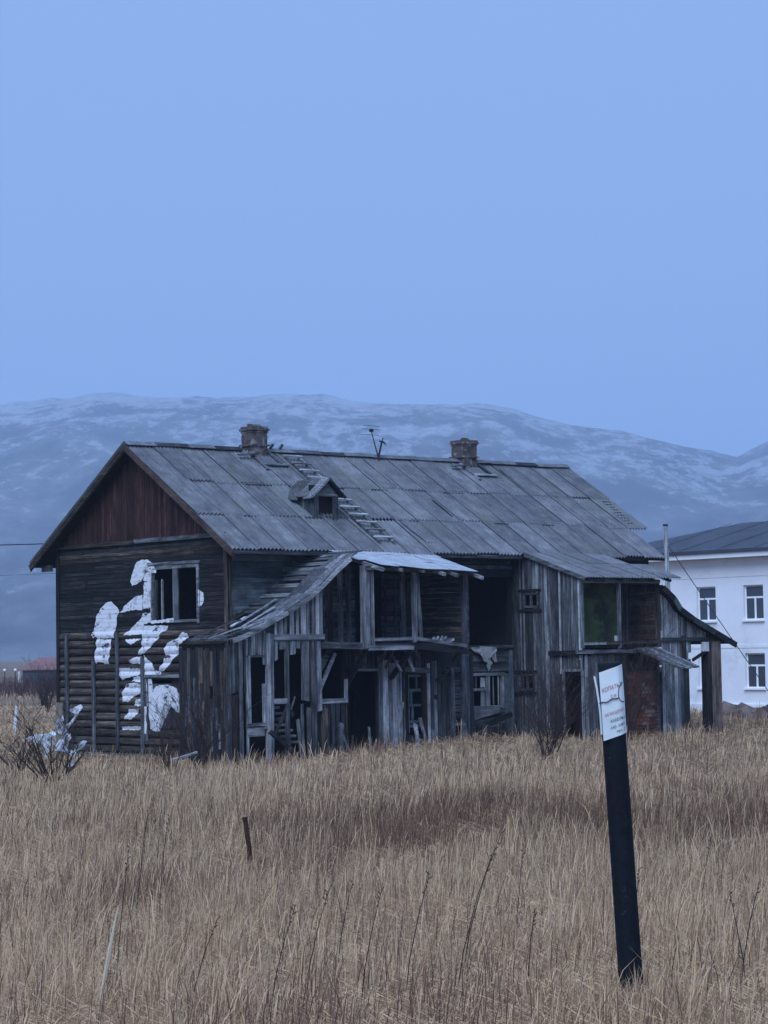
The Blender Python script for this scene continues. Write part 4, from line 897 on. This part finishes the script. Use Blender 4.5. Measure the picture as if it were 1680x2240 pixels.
# bent flap on the left of the sheet
mm = MB()
fl = [(-.0585, V0 + .02), (-.058, V0 + .10), (-.060, V0 + .15), (-.066, V0 + .22), (-.0725, V1 - .022)]
for (s_, v_) in fl:
    for dx_ in (0, .008):
        p_ = axn * v_ + fx * (s_ + dx_) - fy * .030; mm.v.append(tuple(p_)); mm.v.append(tuple(p_ + fy * .002))
for i_ in range(len(fl) - 1):
    a_ = i_ * 4; b2 = a_ + 4
    mm.f += [[a_, a_ + 2, b2 + 2, b2], [a_ + 1, b2 + 1, b2 + 3, a_ + 3], [a_, b2, b2 + 1, a_ + 1], [a_ + 2, a_ + 3, b2 + 3, b2 + 2]]
mm.build('bent_flap', M_SIGN, sign)
mm = MB(); mm.tube([sign_pt(-.075 + .105 * i_ / 12, V0 + (V1 - V0) * .555 + .003 * math.sin(i_), RS + .004) for i_ in range(13)], .0022, 6); mm.build('tie_wire', M_WIRE, sign)
mm = MB(); cen = (.061, V0 + (V1 - V0) * .60)
mm.tube([sign_pt(min(cen[0] + .030 * math.cos(t), .0655), cen[1] + .040 * math.sin(t) - SL * 0, RS + .0025) for t in [math.pi * .5 + math.pi * i_ / 16 for i_ in range(17)]], .0016, 5); mm.build('ring_mark', M_RUST, sign)
def sign_text(txt, s0, vfrac, size, mat):
    cu = bpy.data.curves.new('t', 'FONT'); cu.body = txt; cu.size = size; cu.resolution_u = 2
    to = bpy.data.objects.new('t', cu); COL.objects.link(to); bpy.context.view_layer.update()
    me_ = bpy.data.meshes.new_from_object(to.evaluated_get(bpy.context.evaluated_depsgraph_get())); bpy.data.objects.remove(to); bpy.data.curves.remove(cu)
    me_.name = 'print'
    for v_ in me_.vertices: v_.co = sign_pt(min(s0 + v_.co.x, .0645), V1 - (V1 - V0) * vfrac + v_.co.y, RS + .0035)
    me_.materials.clear(); me_.materials.append(mat); link('print', me_, None, sign)
sign_text('КОПАТЬ', -.058, .30, .0235, M_RED); sign_text('З', .042, .30, .022, M_INK)
sign_text('2 м', -.012, .42, .020, M_RED)
sign_text('ЗАПРЕЩЕНО', -.054, .66, .0175, M_RED)
sign_text('КАБЕЛЬ', -.022, .775, .018, M_INK); sign_text('связи', .040, .775, .012, M_INK)
sign_text('охр. зона', -.024, .865, .0185, M_INK); sign_text('тел. 2', .008, .95, .0195, M_INK)

# rusty stake, loose boards
st = empty('rusty_stake', (-1.40, 22.8, -.44)); tag(st, 'short rusty iron stake stuck upright in the dry grass', 'stake')
mm = MB(); mm.tube([(.02, 0, -.25), (0, 0, .1), (-.035, 0, .375)], [.026, .025, .024], 8); mm.build('stake', M_RUST, st)
mm = MB(); mm.tube([(-.035, 0, .372), (-.037, 0, .392)], .029, 8); mm.build('stake_cap', M_RUST, st)
o = bar('loose_plank', None, W('pale', 'x'), (-5.75, 61, -1.28), (-5.10, 61.2, -1.10), .09, .04, (0, -.3, 1)); tag(o, 'pale broken plank lying on the grass near the gable', 'plank')
def lump(name, loc, sx, sy, sz, mat, seed, label, cat, kind=None, sub=3, rough=.25):
    bm = bmesh.new(); bmesh.ops.create_icosphere(bm, subdivisions=sub, radius=1); r_ = random.Random(seed)
    ph_ = [r_.uniform(0, 6) for _ in range(6)]
    for v in bm.verts:
        c = v.co.copy(); f = 1 + rough * (math.sin(c.x * 5 + ph_[0]) * math.sin(c.y * 4 + ph_[1]) + .6 * math.sin(c.x * 11 + c.z * 9 + ph_[2]) * math.sin(c.y * 12 + ph_[3])) + r_.uniform(-.05, .05)
        v.co = Vector((c.x * sx * f, c.y * sy * f, max(c.z, -.3) * sz * f))
    me_ = bpy.data.meshes.new(name); bm.to_mesh(me_); bm.free(); o = link(name, me_, mat); o.location = loc; tag(o, label, cat, kind=kind); return o
lump('rubble_heap', (13.7, 89, -1.75), 1.0, 1.2, .92, M_RUBBLE, 1, 'low brown rubble heap at the foot of the white building', 'rubble')
lump('rubble_heap', (15.2, 90, -1.75), .95, 1.2, .86, plain('dark_rubble', (.06, .04, .04), .95, 0, .5, 2), 5, 'darker red-brown heap beside the low rubble heap', 'rubble')
lump('snow_patch', (15.0, 86.5, -1.78), 1.3, 1.6, .36, M_SNOW, 3, 'thin old snow lying below the rubble heaps', 'snow', 'structure', 3, .1)
lump('snow_patch', (-12.6, 88, -1.8), 1.5, 2.2, .40, M_SNOW, 4, 'thin old snow behind the shrub left of the house', 'snow', 'structure', 3, .12)
lump('boulder', (-11.0, 80, -1.7), .55, .4, .45, plain('boulder_grey', (.12, .12, .125), .95, 0, .4, 3), 6, 'grey boulder beside the house corner behind the shrub', 'boulder')
lump('boulder', (-12.3, 82, -1.7), .5, .4, .42, plain('boulder_white', (.35, .36, .38), .95, 0, .3, 3), 8, 'pale boulder further left of the house corner', 'boulder')
o = bar('white_stake', None, M_WPAINT, (-15.7, 96, -1.9), (-15.55, 96, -.55), .14, .1); tag(o, 'short white-topped stake in the brown field left of the house', 'stake')

# far red-roofed house
fh = empty('far_cottage', (-39.5, 262, -2.2)); tag(fh, 'distant low cottage with pink-red roof left of the wooden house', 'house')
m = MB(); m.box(-2.3, 3.4, 0, 6, -.3, 2.1); m.build('wall', plain('cottage_wall', (.07, .07, .08), .9), fh)
slab('roof', fh, plain('cottage_roof', (.24, .125, .115), .8, 0, .25, .6), [(-2.6, -.3, 2.0), (3.7, -.3, 2.0), (2.9, 3, 3.3), (-.9, 3, 3.3)], (0, 0, .15))
slab('roof_back', fh, plain('cottage_roof_back', (.30, .13, .11), .8), [(-2.6, 6.3, 2.0), (3.7, 6.3, 2.0), (2.9, 3.02, 3.3), (-.9, 3.02, 3.3)], (0, 0, .15))
bx('window', fh, M_GLASS, -1.5, -.4, -.05, .02, .7, 1.5); bx('window', fh, M_GLASS, .6, 1.7, -.05, .02, .7, 1.5)
bx('white_post', fh, M_WPAINT, -2.75, -2.5, -.6, -.4, -.3, 1.9)
for (x_, lab) in ((-42.0, 'white round lamp head on thin post beside the far cottage'), (-43.2, 'white round lamp head standing clear of the far cottage')):
    e_ = empty('field_lamp', (x_, 258, -2.2)); tag(e_, lab, 'lamp'); mm = MB(); mm.tube([(0, 0, -.3), (0, 0, 2.0)], .05, 6); mm.build('lamp_post', M_WIRE, e_)
    bm = bmesh.new(); bmesh.ops.create_icosphere(bm, subdivisions=2, radius=.17); me_ = bpy.data.meshes.new('lamp_head'); bm.to_mesh(me_); bm.free(); q = link('lamp_head', me_, M_TRIM, e_); q.location = (0, 0, 2.1)

# ------------------------------------------------------------------ bare shrubs
def shrub(loc, h, n_stems, spread, seed, label, group, lean=(0, 0), r0=.014, depth=3, twig=1.0):
    r_ = random.Random(seed); e_ = empty('bare_shrub', loc); tag(e_, label, 'shrub', group)
    tw_ = MB()
    def grow(p, d, L, r, lev, mb):
        n = 5; pts = [p]; rs = [r]
        for i in range(1, n):
            d = (d + Vector((r_.uniform(-.18, .18), r_.uniform(-.18, .18), r_.uniform(-.05, .16)))).normalized(); p = p + d * L / (n - 1); pts.append(p); rs.append(r * (1 - .65 * i / (n - 1)))
        mb.tube(pts, rs, 5 if lev == 0 else 3)
        if lev < depth:
            for k in range(r_.randint(3, 5) if lev == 0 else r_.randint(2, 4)):
                i = r_.randint(1, n - 1); a = r_.uniform(0, 6.28)
                nd = (d * .75 + Vector((math.cos(a), math.sin(a), .25)) * r_.uniform(.45, .9)).normalized()
                grow(pts[i], nd, L * r_.uniform(.4, .65) * twig, max(rs[i] * .62, .0055), lev + 1, tw_)
    for s in range(n_stems):
        a = r_.uniform(0, 6.28); d = Vector((math.cos(a) * spread + lean[0], math.sin(a) * spread + lean[1], 1)).normalized()
        mb = MB(); grow(Vector((r_.uniform(-.12, .12), r_.uniform(-.12, .12), -.1)), d, h * r_.uniform(.55, .8), r0 * 1.5 * r_.uniform(.7, 1.15), 0, mb); mb.build('stem', M_TWIG, e_)
    tw_.build('twigs', M_TWIG, e_); return e_
GS = 'bare shrubs round the wooden house'
def gp(x, y): return (x, y, float(ground_z(x, y)))
shrub(gp(-6.92, 47.6), 1.7, 12, .70, 11, 'wide bare shrub with white film caught in its branches', GS, r0=.019)
shrub(gp(-5.15, 62.0), 2.6, 14, .36, 12, 'thin bare shrub in front of the boarded gable window', GS, r0=.017)
shrub(gp(-5.75, 60.0), 1.8, 7, .35, 15, 'small bare shrub left of the boarded gable window', GS, r0=.014)
shrub(gp(4.25, 60.5), 2.5, 12, .40, 13, 'low bare shrub in the grass before the stair tower', GS, r0=.016)
p_ = H(12.6, -4.6, 0); shrub((p_.x, p_.y, -1.5), 3.3, 12, .40, 14, 'tall fine bare shrub against the stair tower doorway', GS, r0=.016, twig=1.15)
p_ = H(11.1, -2.5, 0); shrub((p_.x, p_.y, -1.5), 2.6, 9, .35, 24, 'fine bare shrub at the corner of the stair tower side wall', GS, r0=.013, twig=1.1)
shrub(gp(-9.4, 58.0), 1.3, 8, .7, 16, 'low spreading bare shrub at the left edge of the field', GS, r0=.014)
shrub(gp(-14.8, 110.0), 1.9, 10, .5, 17, 'distant brown shrub in front of the far cottage', GS, r0=.02)
for q_, (x_, y_, h_) in enumerate([(-24.6, 170, 2.2), (-22.6, 150, 2.6), (-28.9, 180, 1.6), (-19.4, 130, 2.2)]): shrub(gp(x_, y_), h_, 12, .35, 40 + q_, ['reddish bare thicket beside the far cottage wall', 'bare thicket right of the far cottage against the house corner', 'bare thicket behind the white-topped stake', 'lower bare thicket nearest the house corner'][q_], GS, r0=.022)
# white film in the shrub
FILM = [[(-6.833, 0.404), (-6.569, 0.519), (-6.522, 0.462), (-6.619, 0.305), (-6.78, 0.101), (-6.877, -0.009), (-6.941, -0.106), (-7.037, -0.104), (-7.084, 0.027), (-7.131, 0.123), (-7.034, 0.233), (-6.954, 0.295), (-6.924, 0.088), (-6.844, 0.102), (-6.698, 0.306), (-6.618, 0.432), (-6.826, 0.375)], [(-6.941, -0.1), (-6.814, -0.105), (-6.783, -0.201), (-6.879, -0.326), (-6.896, -0.437), (-6.721, -0.472), (-6.656, -0.33), (-6.528, -0.253), (-6.456, -0.27), (-6.513, -0.396), (-6.674, -0.488), (-6.723, -0.678), (-6.755, -0.677), (-6.73, -0.527), (-7.136, -0.465), (-7.103, -0.322), (-6.974, -0.213)], [(-7.373, -0.286), (-7.198, -0.241), (-7.214, -0.32), (-7.294, -0.351), (-7.296, -0.605), (-7.376, -0.572), (-7.39, -0.397)], [(-6.931, -0.77), (-6.659, -0.679), (-6.668, -0.726), (-6.82, -0.835)]]
fe = empty('plastic_film', (-6.9, 49.0, -1.1)); tag(fe, 'torn white plastic film caught in the wide bare shrub', 'plastic')
for pi_, poly in enumerate(FILM):
    bm = bmesh.new(); bm.faces.new([bm.verts.new((x_ + 6.9, 0, z_ + 1.1)) for x_, z_ in poly]); bmesh.ops.triangulate(bm, faces=bm.faces[:]); bmesh.ops.subdivide_edges(bm, edges=bm.edges[:], cuts=2)
    for v in bm.verts: v.co.y += .07 * math.sin(v.co.x * 13 + pi_) + .05 * math.sin(v.co.z * 19 + v.co.x * 7)
    me_ = bpy.data.meshes.new('film_strip'); bm.to_mesh(me_); bm.free(); q = link('film_strip', me_, M_WHITEFILM, fe); q.modifiers.new('t', 'SOLIDIFY').thickness = .01

# ------------------------------------------------------------------ grass
rs = np.random.RandomState(5)
def patch(x, y, s, seed):
    r_ = np.random.RandomState(seed); v = np.zeros_like(x)
    for k in range(7):
        a = r_.rand() * 6.28; fq = s * (1 + k * .45); v = v + np.sin((x * math.cos(a) + y * .45 * math.sin(a)) * fq + r_.rand() * 6.28)
    return v / 7
def inside(x, y, gr=0.0):
    dx, dy = x - HC.x, y - HC.y; c, s = math.cos(HA), math.sin(HA); lx, ly = c * dx + s * dy, -s * dx + c * dy
    r = ((lx > 0) & (lx < 18.7) & (ly > 0) & (ly < 9.6)) | ((lx > -1.8) & (lx < 3.5) & (ly > -2.3) & (ly < .1)) | ((lx > 11.95) & (lx < 16.6) & (ly > -3.2) & (ly < .1)) | ((lx > 3.4) & (lx < 9) & (ly > -1.0) & (ly < .1)) | ((lx > 35.4) & (lx < 47))
    return r, lx, ly
def make_grass(name, N, kind, label, cat):
    d = np.exp(rs.uniform(math.log(6.2), math.log(190 if kind != 'weed' else 90), N))
    if kind != 'weed': d = np.where(rs.rand(N) < .45, np.exp(rs.uniform(math.log(6.2), math.log(45), N)), d)
    half = d * math.tan(math.radians(10.6)) + 1.0
    x = rs.uniform(-1, 1, N) * half; y = d
    if kind == 'scrub':
        y = rs.uniform(150, 236, N); x = -y * rs.uniform(.125, .18, N); d = y
    tuft = np.zeros(N, int); tdx = np.zeros(N); tdy = np.zeros(N)
    if kind in ('straw', 'stalk'):
        nt_ = N // 34; idx = rs.randint(0, nt_, N); it = rs.rand(N) < (.6 if kind == 'straw' else .45); rad = .05 + .0022 * d[idx]
        tdx = rs.randn(N) * rad; tdy = rs.randn(N) * rad; x = np.where(it, x[idx] + tdx, x); y = np.where(it, y[idx] + tdy, y); d = np.where(it, d[idx], d); tuft = np.where(it, idx + 1, 0)
    if kind == 'stalk':
        a_ = rs.uniform(0, 6.28, 420); r2 = .05 + np.abs(rs.randn(420)) * .16; x[:420] = 1.035 + np.cos(a_) * r2 * .7; y[:420] = 9.64 - np.abs(np.sin(a_)) * r2 * 1.4; d[:420] = 9.6; tuft[:420] = 0
    ins, lx, ly = inside(x, y); keep = ~ins
    p1 = patch(x, y, .55, 1); p2 = patch(x, y, 1.7, 2); p3 = patch(x, y, .16, 9)
    brown = np.clip(1.1 * np.exp(-(((x - 1.4) / 3.6) ** 2 + ((y - 27.5) / 3.6) ** 2)) + .75 * np.exp(-(((x - 4.0) / 1.6) ** 2 + ((y - 24) / 3.5) ** 2)) + .6 * np.exp(-(((x + 2.0) / 1.0) ** 2 + ((y - 16.5) / 1.1) ** 2)) + .8 * np.exp(-(((x - 6.2) / 2.0) ** 2 + ((y - 35) / 2.0) ** 2)) + np.clip(p1 - .28, 0, 1) * 1.2, 0, 1)
    brown = np.clip(brown * (.55 + 1.5 * np.clip(p2 + .25 * patch(x, y, 4.1, 6), -.35, .6)), 0, 1)
    if kind == 'weed': keep &= rs.rand(N) < np.clip(brown * 1.1 + .06, 0, 1)
    elif kind == 'stalk': keep &= rs.rand(N) < np.clip(.55 + .5 * p2, .1, 1)
    x, y, d, p1, p2, p3, brown, lx, ly, tuft, tdx, tdy = [q[keep] for q in (x, y, d, p1, p2, p3, brown, lx, ly, tuft, tdx, tdy)]; n = len(x)
    z = ground_z(x, y)
    gab = ((lx < 0.3) & (lx > -6) & (ly > .5)); tr_ = np.random.RandomState(77).rand(tuft.max() + 2); ts_ = np.where(tuft > 0, .55 + 1.0 * tr_[tuft], 1.0); tb_ = np.where(tuft > 0, .72 + .55 * np.random.RandomState(78).rand(tuft.max() + 2)[tuft], 1.0)
    pt_ = (x - 1.03) ** 2 + (y - 9.55) ** 2 < .16; lowf = ts_ * np.where(pt_ & (rs.rand(n) < .5), 1.3, 1.0) * np.where((np.abs(x + 1.4) < .35) & (y > 18.5) & (y < 22.9), .4, 1.0) * np.where(gab, .6, 1.0) * np.where((lx < -1.5) & (ly > 2), .85, 1)
    hs = np.interp(d, [9, 13, 25, 60, 75], [.58, .66, .85, 1.0, 1.1]); u = rs.rand(n)
    flat = np.clip((patch(x, y, .8, 12) + .6 * patch(x, y, 2.6, 14) - .05) * 3.0, 0, 1)      # beaten-down, paler places
    if kind == 'straw':
        h = hs * rs.uniform(.08, .34, n) * (1 + .5 * p2) * lowf * (1 - .5 * flat); lean = h * np.where(rs.rand(n) < .55 + .3 * flat, rs.uniform(.9, 2.4, n), rs.uniform(.1, .8, n)); wd = np.maximum(.0024, .00015 * d) * rs.uniform(.55, 1.5, n); tm, wm = .55, .8
    elif kind == 'stalk':
        h = hs * rs.uniform(.20, .56, n) * (1 + .4 * p2) * lowf * (1 - .45 * flat); lean = h * rs.uniform(.0, .55, n); wd = np.maximum(.0024, .00015 * d) * rs.uniform(.7, 1.3, n); tm, wm = .8, 1.7
    elif kind == 'thatch':
        h = hs * rs.uniform(.10, .30, n) * (1 + .4 * p2) * lowf; lean = rs.uniform(.16, .48, n) * hs ** .5; wd = np.maximum(.0024, .00014 * d) * rs.uniform(.6, 1.4, n); tm, wm = .5, .9
    elif kind == 'scrub':
        h = rs.uniform(.5, 2.0, n); lean = h * rs.uniform(.05, .5, n); wd = rs.uniform(.02, .05, n); tm, wm = .6, .9
    else:
        h = hs * rs.uniform(.20, .62, n) * lowf; lean = h * rs.uniform(.0, .35, n); wd = np.maximum(.0032, .00018 * d) * rs.uniform(.7, 1.6, n); tm, wm = .6, 1.0
    az = rs.uniform(0, 2 * math.pi, n); az = np.where((tuft > 0) & (rs.rand(n) < .7), np.arctan2(tdy, tdx), az); lxv = np.cos(az) * lean + .07 * h; lyv = np.sin(az) * lean
    sa = rs.uniform(-1.1, 1.1, n); sx, sy = np.cos(sa), np.sin(sa)
    tip_up = np.sqrt(np.clip(h ** 2 - (.55 * lean) ** 2, .001, None))
    V = np.empty((n, 5, 3), np.float32); hr = rs.uniform(.4, 1.1, n)
    if kind == 'thatch':
        az = rs.uniform(-.9, .9, n) + np.where(rs.rand(n) < .5, math.pi, 0); lxv = np.cos(az) * lean; lyv = np.sin(az) * lean; sx, sy = -np.sin(az) * .5, np.cos(az)
    def put(i, t, wf, side):
        V[:, i, 0] = x + lxv * t ** 1.9 + side * sx * wd * wf / 2; V[:, i, 1] = y + lyv * t ** 1.9 + side * sy * wd * wf / 2
        V[:, i, 2] = z - .02 + (tip_up * (t - .18 * t ** 3 * (lean / h)) if kind != 'thatch' else h * (.35 + 2.2 * t * (1 - t)) * hr)
    put(0, 0., 1, -1); put(1, 0., 1, 1); put(2, tm, wm, 1); put(3, tm, wm, -1); put(4, 1., 0, 0)
    if kind == 'thatch':
        for i_, sd_ in ((0, -1), (1, 1), (2, 1), (3, -1)): V[:, i_, 2] += sd_ * wd * .5
    straw = np.array([.66, .435, .24]); pale = np.array([.78, .56, .32]); dun = np.array([.30, .195, .12]); wine = np.array([.22, .12, .075]); grey = np.array([.50, .37, .255])
    t = rs.rand(n)[:, None]; col = straw * (1 - t) + grey * t
    k = rs.rand(n); col = np.where((k < .13)[:, None], pale, col); col = np.where((k > .74)[:, None], dun, col)
    bf = ((rs.rand(n) < brown * .65) * rs.uniform(.6, 1.0, n))[:, None]; col = col * (1 - bf) + (wine * .6 + dun * .4) * bf
    if kind == 'straw': col = col * (1 + .22 * flat)[:, None] + np.array([.03, .015, .0]) * flat[:, None]
    if kind == 'scrub':
        q = rs.rand(n)[:, None]; col = np.array([.13, .06, .055]) * q + np.array([.05, .035, .035]) * (1 - q)
    if kind == 'weed':
        q = rs.rand(n)[:, None]; col = wine * q + np.array([.09, .062, .055]) * (1 - q)
    col = col * (1 + .18 * p3 + .10 * p1)[:, None] * rs.uniform(.65, 1.35, n)[:, None] * tb_[:, None] * 1.06
    col = col * np.minimum(1, .74 / col.max(1))[:, None]
    me_ = bpy.data.meshes.new(name); me_.vertices.add(n * 5); me_.vertices.foreach_set('co', V.reshape(-1))
    base = (np.arange(n) * 5)[:, None]; quads = base + np.array([0, 1, 2, 3]); tris = base + np.array([3, 2, 4])
    loops = np.concatenate([quads, tris], 1).reshape(-1)
    me_.loops.add(n * 7); me_.loops.foreach_set('vertex_index', loops.astype(np.int32))
    me_.polygons.add(n * 2); ls = np.stack([np.arange(n) * 7, np.arange(n) * 7 + 4], 1).reshape(-1)
    me_.polygons.foreach_set('loop_start', ls.astype(np.int32)); me_.update(calc_edges=True)
    ca = me_.color_attributes.new('blade', 'FLOAT_COLOR', 'POINT')
    cc = np.ones((n, 5, 4), np.float32); cc[:, :, :3] = col[:, None, :]; ca.data.foreach_set('color', cc.reshape(-1))
    o = link(name, me_, M_GRASS); tag(o, label, cat, kind='stuff'); return n
def grass_mat():
    m, n, l, b = mat_new('dry_grass'); a = n.new('ShaderNodeAttribute'); a.attribute_name = 'blade'
    l.new(a.outputs['Color'], b.inputs['Base Color']); b.inputs['Roughness'].default_value = .95; b.inputs['Specular IOR Level'].default_value = .05
    tr = n.new('ShaderNodeBsdfTranslucent'); l.new(a.outputs['Color'], tr.inputs[0]); mxs = n.new('ShaderNodeMixShader'); mxs.inputs[0].default_value = .25
    l.new(b.outputs[0], mxs.inputs[1]); l.new(tr.outputs[0], mxs.inputs[2]); l.new(mxs.outputs[0], n['Material Output'].inputs[0]); return m
M_GRASS = grass_mat()
make_grass('dry_grass', 500000, 'straw', 'dense dry straw-coloured grass covering the field', 'grass')
make_grass('fallen_grass', 190000, 'thatch', 'long fallen grass blades matted across the field', 'grass')
make_grass('grass_stalks', 110000, 'stalk', 'taller pale seed stalks standing in the dry grass', 'grass')
make_grass('dead_weeds', 170000, 'weed', 'dark wine-brown dead weeds in patches of the field', 'weeds')

make_grass('distant_scrub', 1700, 'scrub', 'brown scrub on the flat beside the far cottage', 'scrub')

# tall single stems leaning in the foreground
def stems():
    r_ = random.Random(21)
    spots = [(-1.35, 11.2, .75, .10), (-1.62, 14.5, .8, .12), (-1.5, 14.8, .75, .1), (-.15, 10.4, .55, .2), (.05, 10.6, .6, .22), (.28, 10.5, .7, .28), (.34, 11.6, .75, .3), (-.55, 10.2, .5, .25), (-.9, 10.1, .45, .3), (1.55, 10.3, .5, .2), (1.62, 10.5, .45, -.15), (-1.9, 18.6, .95, .08), (-.3, 12.5, .5, .2), (.7, 13, .6, .1), (1.9, 14.2, .6, .15), (.6, 10.3, .42, .1), (-.42, 10.9, .55, .24), (1.3, 12.4, .5, .1)]
    for i, (x_, y_, h_, ln) in enumerate(spots):
        mm = MB(); r0 = .0030; pts = [(0, 0, -.05), (ln * h_ * .25, j(.02), h_ * .35), (ln * h_ * .6, j(.03), h_ * .7), (ln * h_, j(.03), h_)]
        mm.tube(pts, [r0, r0 * .9, r0 * .7, r0 * .45], 5); e_ = empty('weed_stem', gp(x_, y_)); tag(e_, 'single tall dark weed stem with a small seed head in the foreground grass', 'weed', 'tall weed stems in the foreground')
        mm.build('stem', M_TWIG, e_)
        hd = MB()
        for k in range(5):
            a = Vector(pts[-1]) - (Vector(pts[-1]) - Vector(pts[-2])) * (.12 * k); q = Vector((r_.uniform(-.018, .022), r_.uniform(-.02, .02), r_.uniform(.006, .02))); hd.tube([a, a + q * .6, a + q], [.0016, .0034, .0014], 4)
        hd.build('seed_head', M_TWIG, e_)
stems()
mm = MB(); mm.tube([(0, 0, -.05), (.06, 0, .28), (.105, 0, .5)], [.010, .009, .003], 5)
e_ = empty('pale_reed', gp(-1.335, 10.35)); tag(e_, 'thick pale broken reed slanting up from the foreground grass', 'reed'); mm.build('reed_stem', plain('pale_reed', (.55, .47, .33), .7), e_)

# ------------------------------------------------------------------ haze
m = MB(); m.box(-5600, 5600, -250, 7000, -20, 560)
hz = bpy.data.materials.new('haze_air'); hz.use_nodes = True; n = hz.node_tree.nodes; n.clear()
ho = n.new('ShaderNodeOutputMaterial'); pv = n.new('ShaderNodeVolumePrincipled'); pv.inputs['Color'].default_value = (.62, .80, 1, 1); pv.inputs['Density'].default_value = .00026; pv.inputs['Anisotropy'].default_value = 0
hz.node_tree.links.new(pv.outputs[0], ho.inputs['Volume'])
hb = m.build('haze', hz); tag(hb, 'pale blue mist softening the far hill', 'haze', kind='stuff')
